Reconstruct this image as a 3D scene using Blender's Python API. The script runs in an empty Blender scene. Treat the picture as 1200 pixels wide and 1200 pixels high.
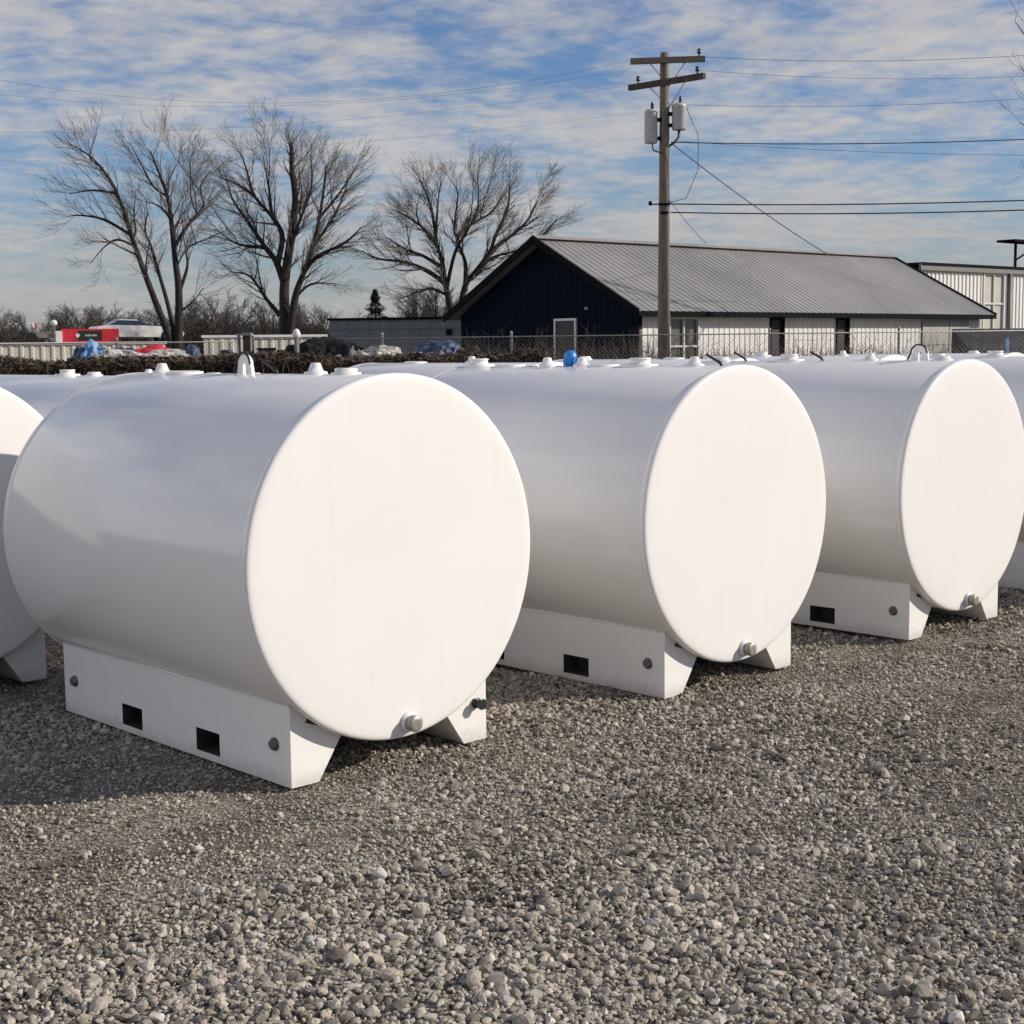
import bpy, bmesh, math, random
import numpy as np
from mathutils import Vector, Matrix, noise as mnoise

random.seed(7)
rng = np.random.default_rng(11)
SC = bpy.context.scene
COL = SC.collection

# ------------------------------------------------------------------ camera
CAM_H = 1.857
cam_d = bpy.data.cameras.new("camera")
cam = bpy.data.objects.new("camera", cam_d)
COL.objects.link(cam)
cam_d.sensor_fit = 'AUTO'
cam_d.sensor_width = 36.0
cam_d.lens = 1724 / 1200 * 36.0
cam_d.clip_start = 0.1
cam_d.clip_end = 4000
cam.matrix_world = (Matrix.Translation((0, 0, CAM_H))
                    @ Matrix.Rotation(math.radians(90) - 0.1102, 4, 'X')
                    @ Matrix.Rotation(-0.0118, 4, 'Z'))
SC.camera = cam

# ------------------------------------------------------------------ light
SUN_EL = math.radians(27.0)
SUN_AZ = math.radians(91.0)          # from +Y clockwise, so nearly along +X
sun_dir = Vector((math.sin(SUN_AZ) * math.cos(SUN_EL), math.cos(SUN_AZ) * math.cos(SUN_EL), math.sin(SUN_EL)))
sd = bpy.data.lights.new("sun", 'SUN')
sd.energy = 4.4
sd.angle = math.radians(0.55)
sd.color = (1.0, 0.905, 0.79)
sun = bpy.data.objects.new("sun", sd)
COL.objects.link(sun)
sun.rotation_euler = sun_dir.to_track_quat('Z', 'Y').to_euler()
sun.location = (30, 0, 40)

SC.view_settings.view_transform = 'Standard'
SC.view_settings.look = 'None'
SC.view_settings.exposure = 0.08
SC.view_settings.gamma = 1.0
SC.cycles.max_bounces = 6
SC.cycles.diffuse_bounces = 3
SC.cycles.glossy_bounces = 3
SC.cycles.transparent_max_bounces = 4
SC.cycles.use_denoising = True

# world: Nishita sky with a deck of broken altocumulus, laid out by direction
world = bpy.data.worlds.new("World")
SC.world = world
world.use_nodes = True
nt = world.node_tree
nt.nodes.clear()


class NB:
    """tiny node-tree builder"""
    def __init__(self, tree):
        self.t = tree

    def n(self, typ, **kw):
        nd = self.t.nodes.new(typ)
        for k, v in kw.items():
            setattr(nd, k, v)
        return nd

    def l(self, a, b):
        self.t.links.new(a, b)

    def val(self, sock, v):
        if hasattr(v, 'links') or isinstance(v, bpy.types.NodeSocket):
            self.l(v, sock)
        else:
            sock.default_value = v

    def math(self, op, a, b=0.0, c=0.0, clamp=False):
        nd = self.n('ShaderNodeMath', operation=op, use_clamp=clamp)
        for i, v in enumerate((a, b, c)):
            self.val(nd.inputs[i], v)
        return nd.outputs[0]

    def noise(self, vec, scale, detail=3.0, rough=0.55, dist=0.0, out='Fac', lac=2.0):
        nd = self.n('ShaderNodeTexNoise')
        if vec is not None:
            self.l(vec, nd.inputs['Vector'])
        nd.inputs['Scale'].default_value = scale
        nd.inputs['Detail'].default_value = detail
        nd.inputs['Roughness'].default_value = rough
        nd.inputs['Distortion'].default_value = dist
        nd.inputs['Lacunarity'].default_value = lac
        return nd.outputs[out]

    def ramp(self, fac, stops, interp='LINEAR'):
        nd = self.n('ShaderNodeValToRGB')
        nd.color_ramp.interpolation = interp
        el = nd.color_ramp.elements
        while len(el) > 1:
            el.remove(el[-1])
        for i, (p, c) in enumerate(stops):
            e = el[0] if i == 0 else el.new(p)
            e.position = p
            if not hasattr(c, '__len__'):
                c = (c, c, c)
            e.color = (*c, 1)
        self.l(fac, nd.inputs[0])
        return nd.outputs[0]

    def mix(self, fac, a, b, mode='MIX'):
        nd = self.n('ShaderNodeMix', data_type='RGBA', blend_type=mode)
        self.val(nd.inputs[0], fac)
        for i, v in ((6, a), (7, b)):
            if isinstance(v, bpy.types.NodeSocket):
                self.l(v, nd.inputs[i])
            else:
                nd.inputs[i].default_value = (*v, 1)
        return nd.outputs[2]

    def smooth(self, v, lo, hi):
        nd = self.n('ShaderNodeMapRange', interpolation_type='SMOOTHSTEP')
        self.l(v, nd.inputs[0])
        nd.inputs[1].default_value = lo
        nd.inputs[2].default_value = hi
        return nd.outputs[0]


w = NB(nt)
sky = w.n('ShaderNodeTexSky', sky_type='NISHITA')
sky.sun_disc = False
sky.sun_elevation = SUN_EL
sky.sun_rotation = SUN_AZ
sky.air_density = 1.0
sky.dust_density = 0.4
sky.ozone_density = 2.0
tc = w.n('ShaderNodeTexCoord')
sep = w.n('ShaderNodeSeparateXYZ')
w.l(tc.outputs['Generated'], sep.inputs[0])
den = w.math('ADD', w.math('MAXIMUM', sep.outputs[2], 0.0), 0.13)
px_ = w.math('DIVIDE', sep.outputs[0], den)
py_ = w.math('DIVIDE', sep.outputs[1], den)
comb = w.n('ShaderNodeCombineXYZ')
w.l(px_, comb.inputs[0])
w.l(py_, comb.inputs[1])
cmap = w.n('ShaderNodeMapping')
cmap.inputs['Rotation'].default_value = (0, 0, math.radians(12))
cmap.inputs['Location'].default_value = (3.3, 1.7, 0)
w.l(comb.outputs[0], cmap.inputs[0])
cv = cmap.outputs[0]
big = w.noise(cv, 1.15, 3, 0.55, 0.4)
mid = w.noise(cv, 4.2, 3, 0.55, 0.3)
puff = w.noise(cv, 14, 4, 0.55, 0.15)
s1 = w.math('MULTIPLY', big, 0.95)
s2 = w.math('MULTIPLY', mid, 0.60)
s3 = w.math('MULTIPLY', puff, 0.50)
csum = w.math('ADD', w.math('ADD', s1, s2), s3)
cfac = w.smooth(csum, 0.80, 1.22)
cfac = w.math('MULTIPLY', cfac, 0.90)
cfac = w.math('MULTIPLY', cfac, w.math('SUBTRACT', 1.0, w.math('MULTIPLY', w.smooth(sep.outputs[2], 0.35, 0.75), 0.6)))
# thicker veil towards the horizon
hz = w.smooth(sep.outputs[2], 0.15, 0.0)
shade = w.noise(cv, 5.2, 4, 0.6, 0.5)
ccol = w.ramp(shade, [(0.30, (5.0, 5.5, 6.9)), (0.66, (6.5, 6.85, 8.0))])
# western clouds out of view, brightened and warmed as added fill for tank flanks
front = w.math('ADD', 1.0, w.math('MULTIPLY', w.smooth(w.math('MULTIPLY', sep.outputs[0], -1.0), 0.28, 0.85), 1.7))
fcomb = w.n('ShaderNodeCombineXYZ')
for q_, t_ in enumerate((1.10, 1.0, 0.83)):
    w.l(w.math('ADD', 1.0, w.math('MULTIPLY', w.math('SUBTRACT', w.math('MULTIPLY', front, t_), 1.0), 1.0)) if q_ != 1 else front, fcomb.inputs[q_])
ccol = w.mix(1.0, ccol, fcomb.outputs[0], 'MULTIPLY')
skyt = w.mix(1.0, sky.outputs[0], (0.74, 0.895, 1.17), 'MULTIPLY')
veil = w.math('MULTIPLY', w.smooth(w.math('MULTIPLY', sep.outputs[0], -1.0), 0.30, 0.62), 0.8)  # unseen low western veil, added to brighten and even out the flank reflections
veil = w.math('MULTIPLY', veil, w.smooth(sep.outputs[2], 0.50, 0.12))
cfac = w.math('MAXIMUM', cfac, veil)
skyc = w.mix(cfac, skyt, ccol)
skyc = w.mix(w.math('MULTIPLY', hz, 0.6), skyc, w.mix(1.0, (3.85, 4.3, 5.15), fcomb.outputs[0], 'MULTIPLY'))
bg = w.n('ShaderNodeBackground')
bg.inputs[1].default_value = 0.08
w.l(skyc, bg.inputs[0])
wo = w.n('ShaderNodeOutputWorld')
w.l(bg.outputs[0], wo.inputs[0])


# ------------------------------------------------------------------ materials
def mat(name, col=None, rough=0.6, metal=0.0, spec=0.5, build=None, coat=0.0):
    m = bpy.data.materials.new(name)
    m.use_nodes = True
    t = m.node_tree
    b = t.nodes['Principled BSDF']
    if col is not None:
        b.inputs['Base Color'].default_value = (*col, 1)
    b.inputs['Roughness'].default_value = rough
    b.inputs['Metallic'].default_value = metal
    b.inputs['Specular IOR Level'].default_value = spec
    b.inputs['Coat Weight'].default_value = coat
    if build:
        build(NB(t), b)
    return m


def objc(k):
    return k.n('ShaderNodeTexCoord').outputs['Object']


def bump(k, b, h, strength, dist=0.01):
    nd = k.n('ShaderNodeBump')
    nd.inputs['Strength'].default_value = strength
    nd.inputs['Distance'].default_value = dist
    k.l(h, nd.inputs['Height'])
    k.l(nd.outputs[0], b.inputs['Normal'])


def noisy(c0, c1, scale=3.0, detail=4, rough=0.6, lo=0.3, hi=0.7, stretch=None, bmp=0.0):
    def f(k, b):
        v = objc(k)
        if stretch:
            mp = k.n('ShaderNodeMapping')
            mp.inputs['Scale'].default_value = stretch
            k.l(v, mp.inputs[0])
            v = mp.outputs[0]
        nz = k.noise(v, scale, detail, rough)
        k.l(k.ramp(nz, [(lo, c0), (hi, c1)]), b.inputs['Base Color'])
        if bmp:
            bump(k, b, nz, bmp)
    return f


def paint_build(k, b):
    v = objc(k)
    n1 = k.noise(v, 1.3, 5, 0.6)
    base = k.ramp(n1, [(0.3, (0.80, 0.785, 0.76)), (0.7, (0.84, 0.83, 0.81))])
    # faint vertical run marks and dust specks
    mp = k.n('ShaderNodeMapping')
    mp.inputs['Scale'].default_value = (9, 9, 0.8)
    k.l(v, mp.inputs[0])
    n2 = k.noise(mp.outputs[0], 1.6, 5, 0.65)
    streak = k.math('MULTIPLY', k.smooth(n2, 0.60, 0.80), 0.16)
    col = k.mix(streak, base, (0.55, 0.52, 0.47))
    n3 = k.noise(v, 55, 2, 0.5)
    speck = k.math('MULTIPLY', k.smooth(n3, 0.73, 0.80), 0.25)
    col = k.mix(speck, col, (0.42, 0.39, 0.35))
    k.l(col, b.inputs['Base Color'])
    n4 = k.noise(v, 4.0, 4, 0.6)
    rr = k.n('ShaderNodeMapRange')
    k.l(n4, rr.inputs[0])
    rr.inputs[3].default_value = 0.10
    rr.inputs[4].default_value = 0.16
    k.l(rr.outputs[0], b.inputs['Roughness'])
    wv = k.noise(v, 2.2, 2, 0.5)
    pe = k.noise(v, 160, 2, 0.5)
    bump(k, b, k.math('ADD', wv, k.math('MULTIPLY', pe, 0.01)), 0.22, 0.006)


def skid_build(k, b):
    paint_build(k, b)
    # splashed grit on the foot of the skid: dirt with its own ragged edge
    v = objc(k)
    sp = k.n('ShaderNodeSeparateXYZ')
    k.l(v, sp.inputs[0])
    nz = k.noise(v, 14, 5, 0.7)
    lim = k.math('SUBTRACT', k.math('MULTIPLY', nz, 0.14), sp.outputs[2])
    d = k.math('MULTIPLY', k.smooth(lim, -0.02, 0.08), 0.4)
    old = b.inputs['Base Color'].links[0].from_socket
    k.l(k.mix(d, old, (0.36, 0.32, 0.27)), b.inputs['Base Color'])


M = {}
M['paint'] = mat('white_tank_paint', build=paint_build, rough=0.25, coat=0.0)
M['skid'] = mat('white_skid_paint', build=skid_build, rough=0.3)
M['steel'] = mat('galvanised_steel', build=noisy((0.42, 0.41, 0.39), (0.58, 0.57, 0.55), 30), rough=0.42, metal=0.8)
M['cap_steel'] = mat('cap_steel', build=noisy((0.24, 0.225, 0.20), (0.42, 0.40, 0.36), 40), rough=0.45, metal=0.5)
M['plug'] = mat('dull_plug_steel', build=noisy((0.10, 0.10, 0.10), (0.22, 0.21, 0.20), 60), rough=0.5, metal=0.6)
M['black'] = mat('black_rubber', (0.012, 0.012, 0.013), 0.5)
M['blue_cap'] = mat('blue_plastic', (0.03, 0.22, 0.60), 0.35)
M['inner_dark'] = mat('recess_shade', build=noisy((0.03, 0.026, 0.022), (0.06, 0.05, 0.045), 9), rough=0.8)  # dark colour stands for the shade inside pockets and slots
M['wood'] = mat('weathered_pole_wood', build=noisy((0.09, 0.07, 0.052), (0.26, 0.215, 0.17), 6, 6, 0.7, stretch=(6, 6, 0.35), bmp=0.5), rough=0.85)
M['wood_dark'] = mat('dark_crossarm_wood', build=noisy((0.035, 0.027, 0.02), (0.10, 0.078, 0.06), 5, 6, 0.7), rough=0.9)
M['wire'] = mat('wire_dark', (0.05, 0.05, 0.055), 0.5)
M['trafo'] = mat('transformer_grey', build=noisy((0.42, 0.43, 0.43), (0.55, 0.55, 0.54), 4), rough=0.4)
M['ceramic'] = mat('brown_ceramic', (0.03, 0.018, 0.015), 0.25)
M['bark'] = mat('dark_bark', build=noisy((0.010, 0.0085, 0.0075), (0.032, 0.027, 0.023), 5, 5, 0.7, stretch=(5, 5, 0.7)), rough=0.9)
M['twig'] = mat('grey_brown_twigs', build=noisy((0.05, 0.042, 0.034), (0.20, 0.165, 0.132), 2), rough=0.9)
M['far_twig'] = mat('far_twigs', build=noisy((0.04, 0.034, 0.03), (0.10, 0.083, 0.07), 0.7), rough=0.95)
M['conifer'] = mat('dark_needles', build=noisy((0.022, 0.028, 0.02), (0.05, 0.055, 0.038), 3), rough=0.9)
M['navy'] = mat('navy_siding', build=noisy((0.0015, 0.0045, 0.0125), (0.003, 0.0075, 0.019), 1.2), rough=0.85, spec=0.08)
M['siding'] = mat('white_siding', build=noisy((0.60, 0.575, 0.54), (0.78, 0.765, 0.735), 1.1, 6, 0.7, stretch=(1, 1, 0.35)), rough=0.55)
M['siding2'] = mat('white_siding_clean', build=noisy((0.68, 0.66, 0.62), (0.79, 0.775, 0.75), 0.8, 5, 0.65, stretch=(1, 1, 0.3)), rough=0.55)
M['roof'] = mat('grey_metal_roof', build=noisy((0.21, 0.203, 0.193), (0.36, 0.345, 0.322), 0.22, 7, 0.72), rough=0.5)
M['trim_dark'] = mat('black_trim', (0.006, 0.0065, 0.008), 0.85, spec=0.1)
M['trim_grey'] = mat('grey_trim', (0.16, 0.16, 0.155), 0.6)
M['frame_white'] = mat('white_frame', (0.62, 0.61, 0.58), 0.5)
M['pane'] = mat('window_pane', build=noisy((0.09, 0.09, 0.085), (0.16, 0.155, 0.14), 0.9), rough=0.25)
M['pane_pale'] = mat('papered_pane', build=noisy((0.42, 0.40, 0.35), (0.55, 0.53, 0.47), 0.9), rough=0.35)
M['panel_grey'] = mat('grey_door_panel', build=noisy((0.30, 0.295, 0.28), (0.42, 0.41, 0.385), 0.9), rough=0.6)
M['dark_open'] = mat('dark_door', (0.018, 0.018, 0.02), 0.6)
M['shed'] = mat('shed_grey', build=noisy((0.13, 0.145, 0.155), (0.19, 0.205, 0.215), 0.8, 5, 0.7, stretch=(1, 1, 0.4)), rough=0.6)
M['cream'] = mat('cream_panel', build=noisy((0.52, 0.48, 0.41), (0.66, 0.62, 0.54), 1.0, 5, 0.7), rough=0.65)
M['galv'] = mat('fence_galvanised', build=noisy((0.20, 0.195, 0.185), (0.34, 0.33, 0.31), 8), rough=0.55, metal=0.3)
M['brush'] = mat('dry_brush', build=noisy((0.03, 0.021, 0.014), (0.13, 0.095, 0.062), 7, 4, 0.7), rough=0.95)
M['weed'] = mat('dry_weeds', build=noisy((0.035, 0.026, 0.019), (0.10, 0.076, 0.055), 3), rough=0.95)
M['tarp_blue'] = mat('blue_tarp', build=noisy((0.05, 0.17, 0.40), (0.22, 0.42, 0.66), 5, 5, 0.7, bmp=0.6), rough=0.5)
M['tarp_dark'] = mat('black_tarp', build=noisy((0.006, 0.006, 0.007), (0.028, 0.028, 0.03), 5, bmp=0.6), rough=0.8, spec=0.2)
M['rubble'] = mat('pale_rubble', build=noisy((0.10, 0.088, 0.075), (0.66, 0.63, 0.59), 9, 6, 0.75, 0.38, 0.6, bmp=0.8), rough=0.85)
M['red'] = mat('red_paint', build=noisy((0.48, 0.02, 0.03), (0.62, 0.035, 0.05), 2), rough=0.4)
M['white'] = mat('white_paint', build=noisy((0.68, 0.66, 0.63), (0.78, 0.77, 0.75), 2), rough=0.35)
M['grey_bin'] = mat('grey_board', build=noisy((0.14, 0.14, 0.135), (0.22, 0.215, 0.2), 4), rough=0.7)
M['bluegrey'] = mat('dull_blue_tarp', build=noisy((0.014, 0.027, 0.06), (0.05, 0.085, 0.155), 5, 5, 0.7, bmp=0.6), rough=0.6)
M['glass_car'] = mat('car_glass', (0.03, 0.05, 0.10), 0.08)
M['dumpster'] = mat('dark_dumpster', build=noisy((0.018, 0.02, 0.02), (0.05, 0.048, 0.045), 1.5, 5, 0.7), rough=0.7)
M['rust'] = mat('rusty_side', build=noisy((0.03, 0.026, 0.024), (0.13, 0.085, 0.055), 1.8, 6, 0.75), rough=0.85)


def stone_build(k, b):
    at = k.n('ShaderNodeAttribute', attribute_name='tint')
    base = k.ramp(at.outputs['Fac'], [(0.0, (0.075, 0.065, 0.053)), (0.25, (0.225, 0.197, 0.162)), (0.6, (0.44, 0.392, 0.327)),
                                     (0.9, (0.55, 0.505, 0.435)), (1.0, (0.66, 0.615, 0.545))])
    nz = k.noise(objc(k), 90, 4, 0.7)
    d = k.ramp(nz, [(0.3, 0.72), (0.7, 1.12)])
    k.l(k.mix(1.0, base, d, 'MULTIPLY'), b.inputs['Base Color'])
    bump(k, b, nz, 0.5, 0.004)


M['stone'] = mat('crushed_stone', build=stone_build, rough=0.88, spec=0.25)


def ground_build(k, b):
    v = objc(k)
    vo = k.n('ShaderNodeTexVoronoi')
    vo.inputs['Scale'].default_value = 55
    k.l(v, vo.inputs['Vector'])
    sepc = k.n('ShaderNodeSeparateColor')
    k.l(vo.outputs['Color'], sepc.inputs[0])
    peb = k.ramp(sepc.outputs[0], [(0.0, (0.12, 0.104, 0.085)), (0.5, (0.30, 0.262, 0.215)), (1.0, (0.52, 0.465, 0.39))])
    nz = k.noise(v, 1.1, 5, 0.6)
    dirt_gap_shade = k.ramp(nz, [(0.35, (0.10, 0.084, 0.066)), (0.65, (0.19, 0.163, 0.132))])  # dirt colour darkened to stand for shade in the gaps between stones
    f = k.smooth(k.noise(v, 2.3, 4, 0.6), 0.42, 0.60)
    k.l(k.mix(k.math('MULTIPLY', f, 0.7), dirt_gap_shade, peb), b.inputs['Base Color'])
    fine = k.noise(v, 130, 3, 0.7)
    h = k.math('ADD', k.math('SUBTRACT', 1.0, vo.outputs['Distance']), k.math('MULTIPLY', fine, 0.5))
    bump(k, b, h, 0.9, 0.012)


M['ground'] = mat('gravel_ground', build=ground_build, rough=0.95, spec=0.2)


# ------------------------------------------------------------------ mesh helpers
class MB:
    """collects faces; build() links them as ONE mesh object"""
    def __init__(self):
        self.v, self.f, self.s = [], [], []

    def add(self, vs, fs, smooth=False):
        o = len(self.v)
        self.v += [tuple(p) for p in vs]
        self.f += [tuple(i + o for i in f) for f in fs]
        self.s += [smooth] * len(fs)
        return self

    def box(self, c, size, rz=0.0, mtx=None):
        hx, hy, hz_ = size[0] / 2, size[1] / 2, size[2] / 2
        vs = [Vector((sx * hx, sy * hy, sz * hz_)) for sz in (-1, 1) for sy in (-1, 1) for sx in (-1, 1)]
        if rz:
            R = Matrix.Rotation(rz, 3, 'Z')
            vs = [R @ p for p in vs]
        if mtx is not None:
            vs = [mtx @ p for p in vs]
        vs = [p + Vector(c) for p in vs]
        return self.add(vs, [(0, 2, 3, 1), (4, 5, 7, 6), (0, 1, 5, 4), (2, 6, 7, 3), (0, 4, 6, 2), (1, 3, 7, 5)])

    def tube(self, pts, radii, n=6, caps=True, smooth=True):
        pts = [Vector(p) for p in pts]
        if not hasattr(radii, '__len__'):
            radii = [radii] * len(pts)
        vs, fs = [], []
        prev = None
        for i, p in enumerate(pts):
            t = (pts[min(i + 1, len(pts) - 1)] - pts[max(i - 1, 0)])
            t = t.normalized() if t.length > 1e-9 else Vector((0, 0, 1))
            if prev is None:
                a = t.cross(Vector((0, 0, 1)))
                if a.length < 0.1:
                    a = t.cross(Vector((1, 0, 0)))
            else:
                a = prev - t * prev.dot(t)
                if a.length < 1e-6:
                    a = t.cross(Vector((1, 0, 0)))
            a.normalize()
            prev = a
            bb = t.cross(a)
            for k in range(n):
                an = 2 * math.pi * k / n
                vs.append(p + (a * math.cos(an) + bb * math.sin(an)) * radii[i])
        for i in range(len(pts) - 1):
            for k in range(n):
                k2 = (k + 1) % n
                fs.append((i * n + k, i * n + k2, (i + 1) * n + k2, (i + 1) * n + k))
        if caps:
            fs.append(tuple(range(n - 1, -1, -1)))
            fs.append(tuple((len(pts) - 1) * n + k for k in range(n)))
        return self.add(vs, fs, smooth)

    def lathe(self, prof, n=32, axis='Z', c=(0, 0, 0), smooth=True, close_ends=True):
        """prof: (radius, height) pairs"""
        vs, fs = [], []
        for r, h in prof:
            for k in range(n):
                an = 2 * math.pi * k / n
                x, y = r * math.cos(an), r * math.sin(an)
                p = (x, y, h) if axis == 'Z' else ((x, h, y) if axis == 'Y' else (h, x, y))
                vs.append((p[0] + c[0], p[1] + c[1], p[2] + c[2]))
        for i in range(len(prof) - 1):
            for k in range(n):
                k2 = (k + 1) % n
                q = (i * n + k, i * n + k2, (i + 1) * n + k2, (i + 1) * n + k)
                fs.append(q if axis != 'Y' else q[::-1])
        self.add(vs, fs, smooth)
        if close_ends:
            o = len(self.v) - len(vs)
            self.f.append(tuple(o + k for k in range(n)))
            self.f.append(tuple(o + (len(prof) - 1) * n + k for k in range(n)))
            self.s += [False, False]
        return self

    def build(self, name, material, parent=None, loc=None, recalc=True, weld=False):
        me = bpy.data.meshes.new(name)
        me.from_pydata(self.v, [], self.f)
        me.polygons.foreach_set('use_smooth', self.s)
        me.materials.append(material)
        if recalc:
            bm = bmesh.new()
            bm.from_mesh(me)
            if weld:
                bmesh.ops.remove_doubles(bm, verts=bm.verts, dist=1e-5)
            bmesh.ops.recalc_face_normals(bm, faces=bm.faces)
            bm.to_mesh(me)
            bm.free()
        me.update()
        o = bpy.data.objects.new(name, me)
        COL.objects.link(o)
        if parent is not None:
            o.parent = parent
        if loc is not None:
            o.location = loc
        return o


def tag(o, label=None, cat=None, group=None, kind=None):
    if label:
        o['label'] = label
    if cat:
        o['category'] = cat
    if group:
        o['group'] = group
    if kind:
        o['kind'] = kind
    return o


def empty(name, loc, rz=0.0):
    o = bpy.data.objects.new(name, None)
    o.empty_display_size = 0.2
    o.location = loc
    o.rotation_euler = (0, 0, rz)
    COL.objects.link(o)
    return o


def copy_tree(o, parent=None):
    c = o.copy()
    COL.objects.link(c)
    c.parent = parent
    for ch in list(o.children):
        copy_tree(ch, c)
    return c


# ------------------------------------------------------------------ ground
def vnoise(x, y, seed=0):
    """smooth value noise, vectorised"""
    xi, yi = np.floor(x).astype(np.int64), np.floor(y).astype(np.int64)
    fx, fy = x - xi, y - yi
    fx = fx * fx * (3 - 2 * fx)
    fy = fy * fy * (3 - 2 * fy)

    def h(a, b):
        q = (a * 374761393 + b * 668265263 + seed * 974634777) & 0xFFFFFFFF
        q = ((q ^ (q >> 13)) * 1274126177) & 0xFFFFFFFF
        return ((q ^ (q >> 16)) & 0xFFFF) / 65535.0
    return (h(xi, yi) * (1 - fx) + h(xi + 1, yi) * fx) * (1 - fy) + (h(xi, yi + 1) * (1 - fx) + h(xi + 1, yi + 1) * fx) * fy


def ground_z(x, y):
    near = np.clip((16 - np.hypot(x, y - 6)) / 6, 0, 1)
    return near * (0.030 * (vnoise(x * 0.9, y * 0.9, 3) - 0.5) + 0.022 * (vnoise(x * 2.7, y * 2.7, 4) - 0.5)) - 0.022


def make_ground():
    xs = np.concatenate([[-900, -300, -100, -40, -20], np.arange(-12, 14.01, 0.12), [20, 40, 100, 300, 900]])
    ys = np.concatenate([[-300, -60, -10], np.arange(-1, 20.01, 0.12), [26, 40, 80, 200, 500, 1500]])
    X, Y = np.meshgrid(xs, ys)
    Z = ground_z(X, Y)
    nx, ny = len(xs), len(ys)
    co = np.stack([X, Y, Z], -1).reshape(-1, 3)
    idx = np.arange(nx * ny).reshape(ny, nx)
    f = np.stack([idx[:-1, :-1], idx[:-1, 1:], idx[1:, 1:], idx[1:, :-1]], -1).reshape(-1, 4)
    me = bpy.data.meshes.new('ground')
    me.from_pydata(co.tolist(), [], f.tolist())
    me.polygons.foreach_set('use_smooth', [True] * len(f))
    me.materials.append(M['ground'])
    o = bpy.data.objects.new('ground', me)
    COL.objects.link(o)
    tag(o, kind='structure')


make_ground()


def icos(sub):
    bm = bmesh.new()
    bmesh.ops.create_icosphere(bm, subdivisions=sub, radius=1.0)
    bm.verts.ensure_lookup_table()
    v = np.array([p.co[:] for p in bm.verts])
    f = np.array([[q.index for q in fc.verts] for fc in bm.faces])
    bm.free()
    return v, f


def stone_variants(sub, count):
    v, f = icos(sub)
    out = []
    for _ in range(count):
        nrm = rng.normal(size=(8, 3))
        nrm /= np.linalg.norm(nrm, axis=1)[:, None]
        d = rng.uniform(0.50, 0.95, 8)
        dots = v @ nrm.T
        with np.errstate(divide='ignore', invalid='ignore'):
            r = np.where(dots > 0.05, d[None] / dots, 9.0).min(1)
        r = np.minimum(r, 1.3)
        out.append(v * r[:, None])
    return np.array(out), f


def make_gravel(name, xy, size, sub, variants):
    var, f = stone_variants(sub, variants)
    n = len(xy)
    nv, nf = var.shape[1], len(f)
    which = rng.integers(0, variants, n)
    co = var[which]                                             # n, nv, 3
    sc = np.stack([rng.uniform(0.8, 1.25, n), rng.uniform(0.65, 1.05, n), rng.uniform(0.40, 0.85, n)], -1)
    co = co * sc[:, None, :]
    # random tilt, then spin
    ax, ay, az = rng.normal(0, 0.38, n), rng.normal(0, 0.38, n), rng.uniform(0, 6.283, n)
    c, s = np.cos(ax), np.sin(ax)
    y, z = co[..., 1].copy(), co[..., 2].copy()
    co[..., 1], co[..., 2] = y * c[:, None] - z * s[:, None], y * s[:, None] + z * c[:, None]
    c, s = np.cos(ay), np.sin(ay)
    x, z = co[..., 0].copy(), co[..., 2].copy()
    co[..., 0], co[..., 2] = x * c[:, None] + z * s[:, None], -x * s[:, None] + z * c[:, None]
    c, s = np.cos(az), np.sin(az)
    x, y = co[..., 0].copy(), co[..., 1].copy()
    co[..., 0], co[..., 1] = x * c[:, None] - y * s[:, None], x * s[:, None] + y * c[:, None]
    co *= size[:, None, None]
    lift = rng.uniform(-0.2, 0.85, n) * size
    co[..., 0] += xy[:, 0, None]
    co[..., 1] += xy[:, 1, None]
    co[..., 2] += (ground_z(xy[:, 0], xy[:, 1]) + lift)[:, None]
    co = co.reshape(-1, 3).astype(np.float32)
    faces = (f[None] + (np.arange(n) * nv)[:, None, None]).reshape(-1, 3).astype(np.int32)
    me = bpy.data.meshes.new(name)
    me.vertices.add(len(co))
    me.vertices.foreach_set('co', co.ravel())
    me.loops.add(faces.size)
    me.loops.foreach_set('vertex_index', faces.ravel())
    me.polygons.add(len(faces))
    me.polygons.foreach_set('loop_start', np.arange(0, faces.size, 3, dtype=np.int32))
    me.update(calc_edges=True)
    me.polygons.foreach_set('use_smooth', np.zeros(len(faces), dtype=bool))
    at = me.attributes.new('tint', 'FLOAT', 'POINT')
    tint = np.clip(rng.beta(2.2, 2.4, n) + 0.25 * (vnoise(xy[:, 0] * 1.7, xy[:, 1] * 1.7, 9) - 0.5), 0, 1)
    at.data.foreach_set('value', np.repeat(tint, nv).astype(np.float32))
    me.materials.append(M['stone'])
    o = bpy.data.objects.new(name, me)
    COL.objects.link(o)
    return o


def scatter(y0, y1, dens):
    area = 0
    w1 = 0.42 * y1 + 1.3
    n = int(dens * 2 * w1 * (y1 - y0))
    x, y = rng.uniform(-w1, w1, n), rng.uniform(y0, y1, n)
    k = np.abs(x) < 0.42 * y + 1.3
    x, y = x[k], y[k]
    coarse = np.clip((vnoise(x * 0.75 + 4, y * 0.95, 21) * 0.65 + vnoise(x * 2.1, y * 2.6, 22) * 0.35 - 0.34) / 0.34, 0, 1)
    keep = rng.uniform(0, 1, len(x)) < 0.62 + 0.38 * coarse
    x, y, coarse = x[keep], y[keep], coarse[keep]
    size = rng.lognormal(0, 0.40, len(x)) * (0.0052 + 0.0034 * coarse)
    big = rng.uniform(0, 1, len(x)) < 0.010 * (0.3 + coarse)
    size = np.where(big, size * rng.uniform(1.3, 1.7, len(x)), size)
    return np.stack([x, y], -1), np.clip(size, 0.0032, 0.030)


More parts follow.
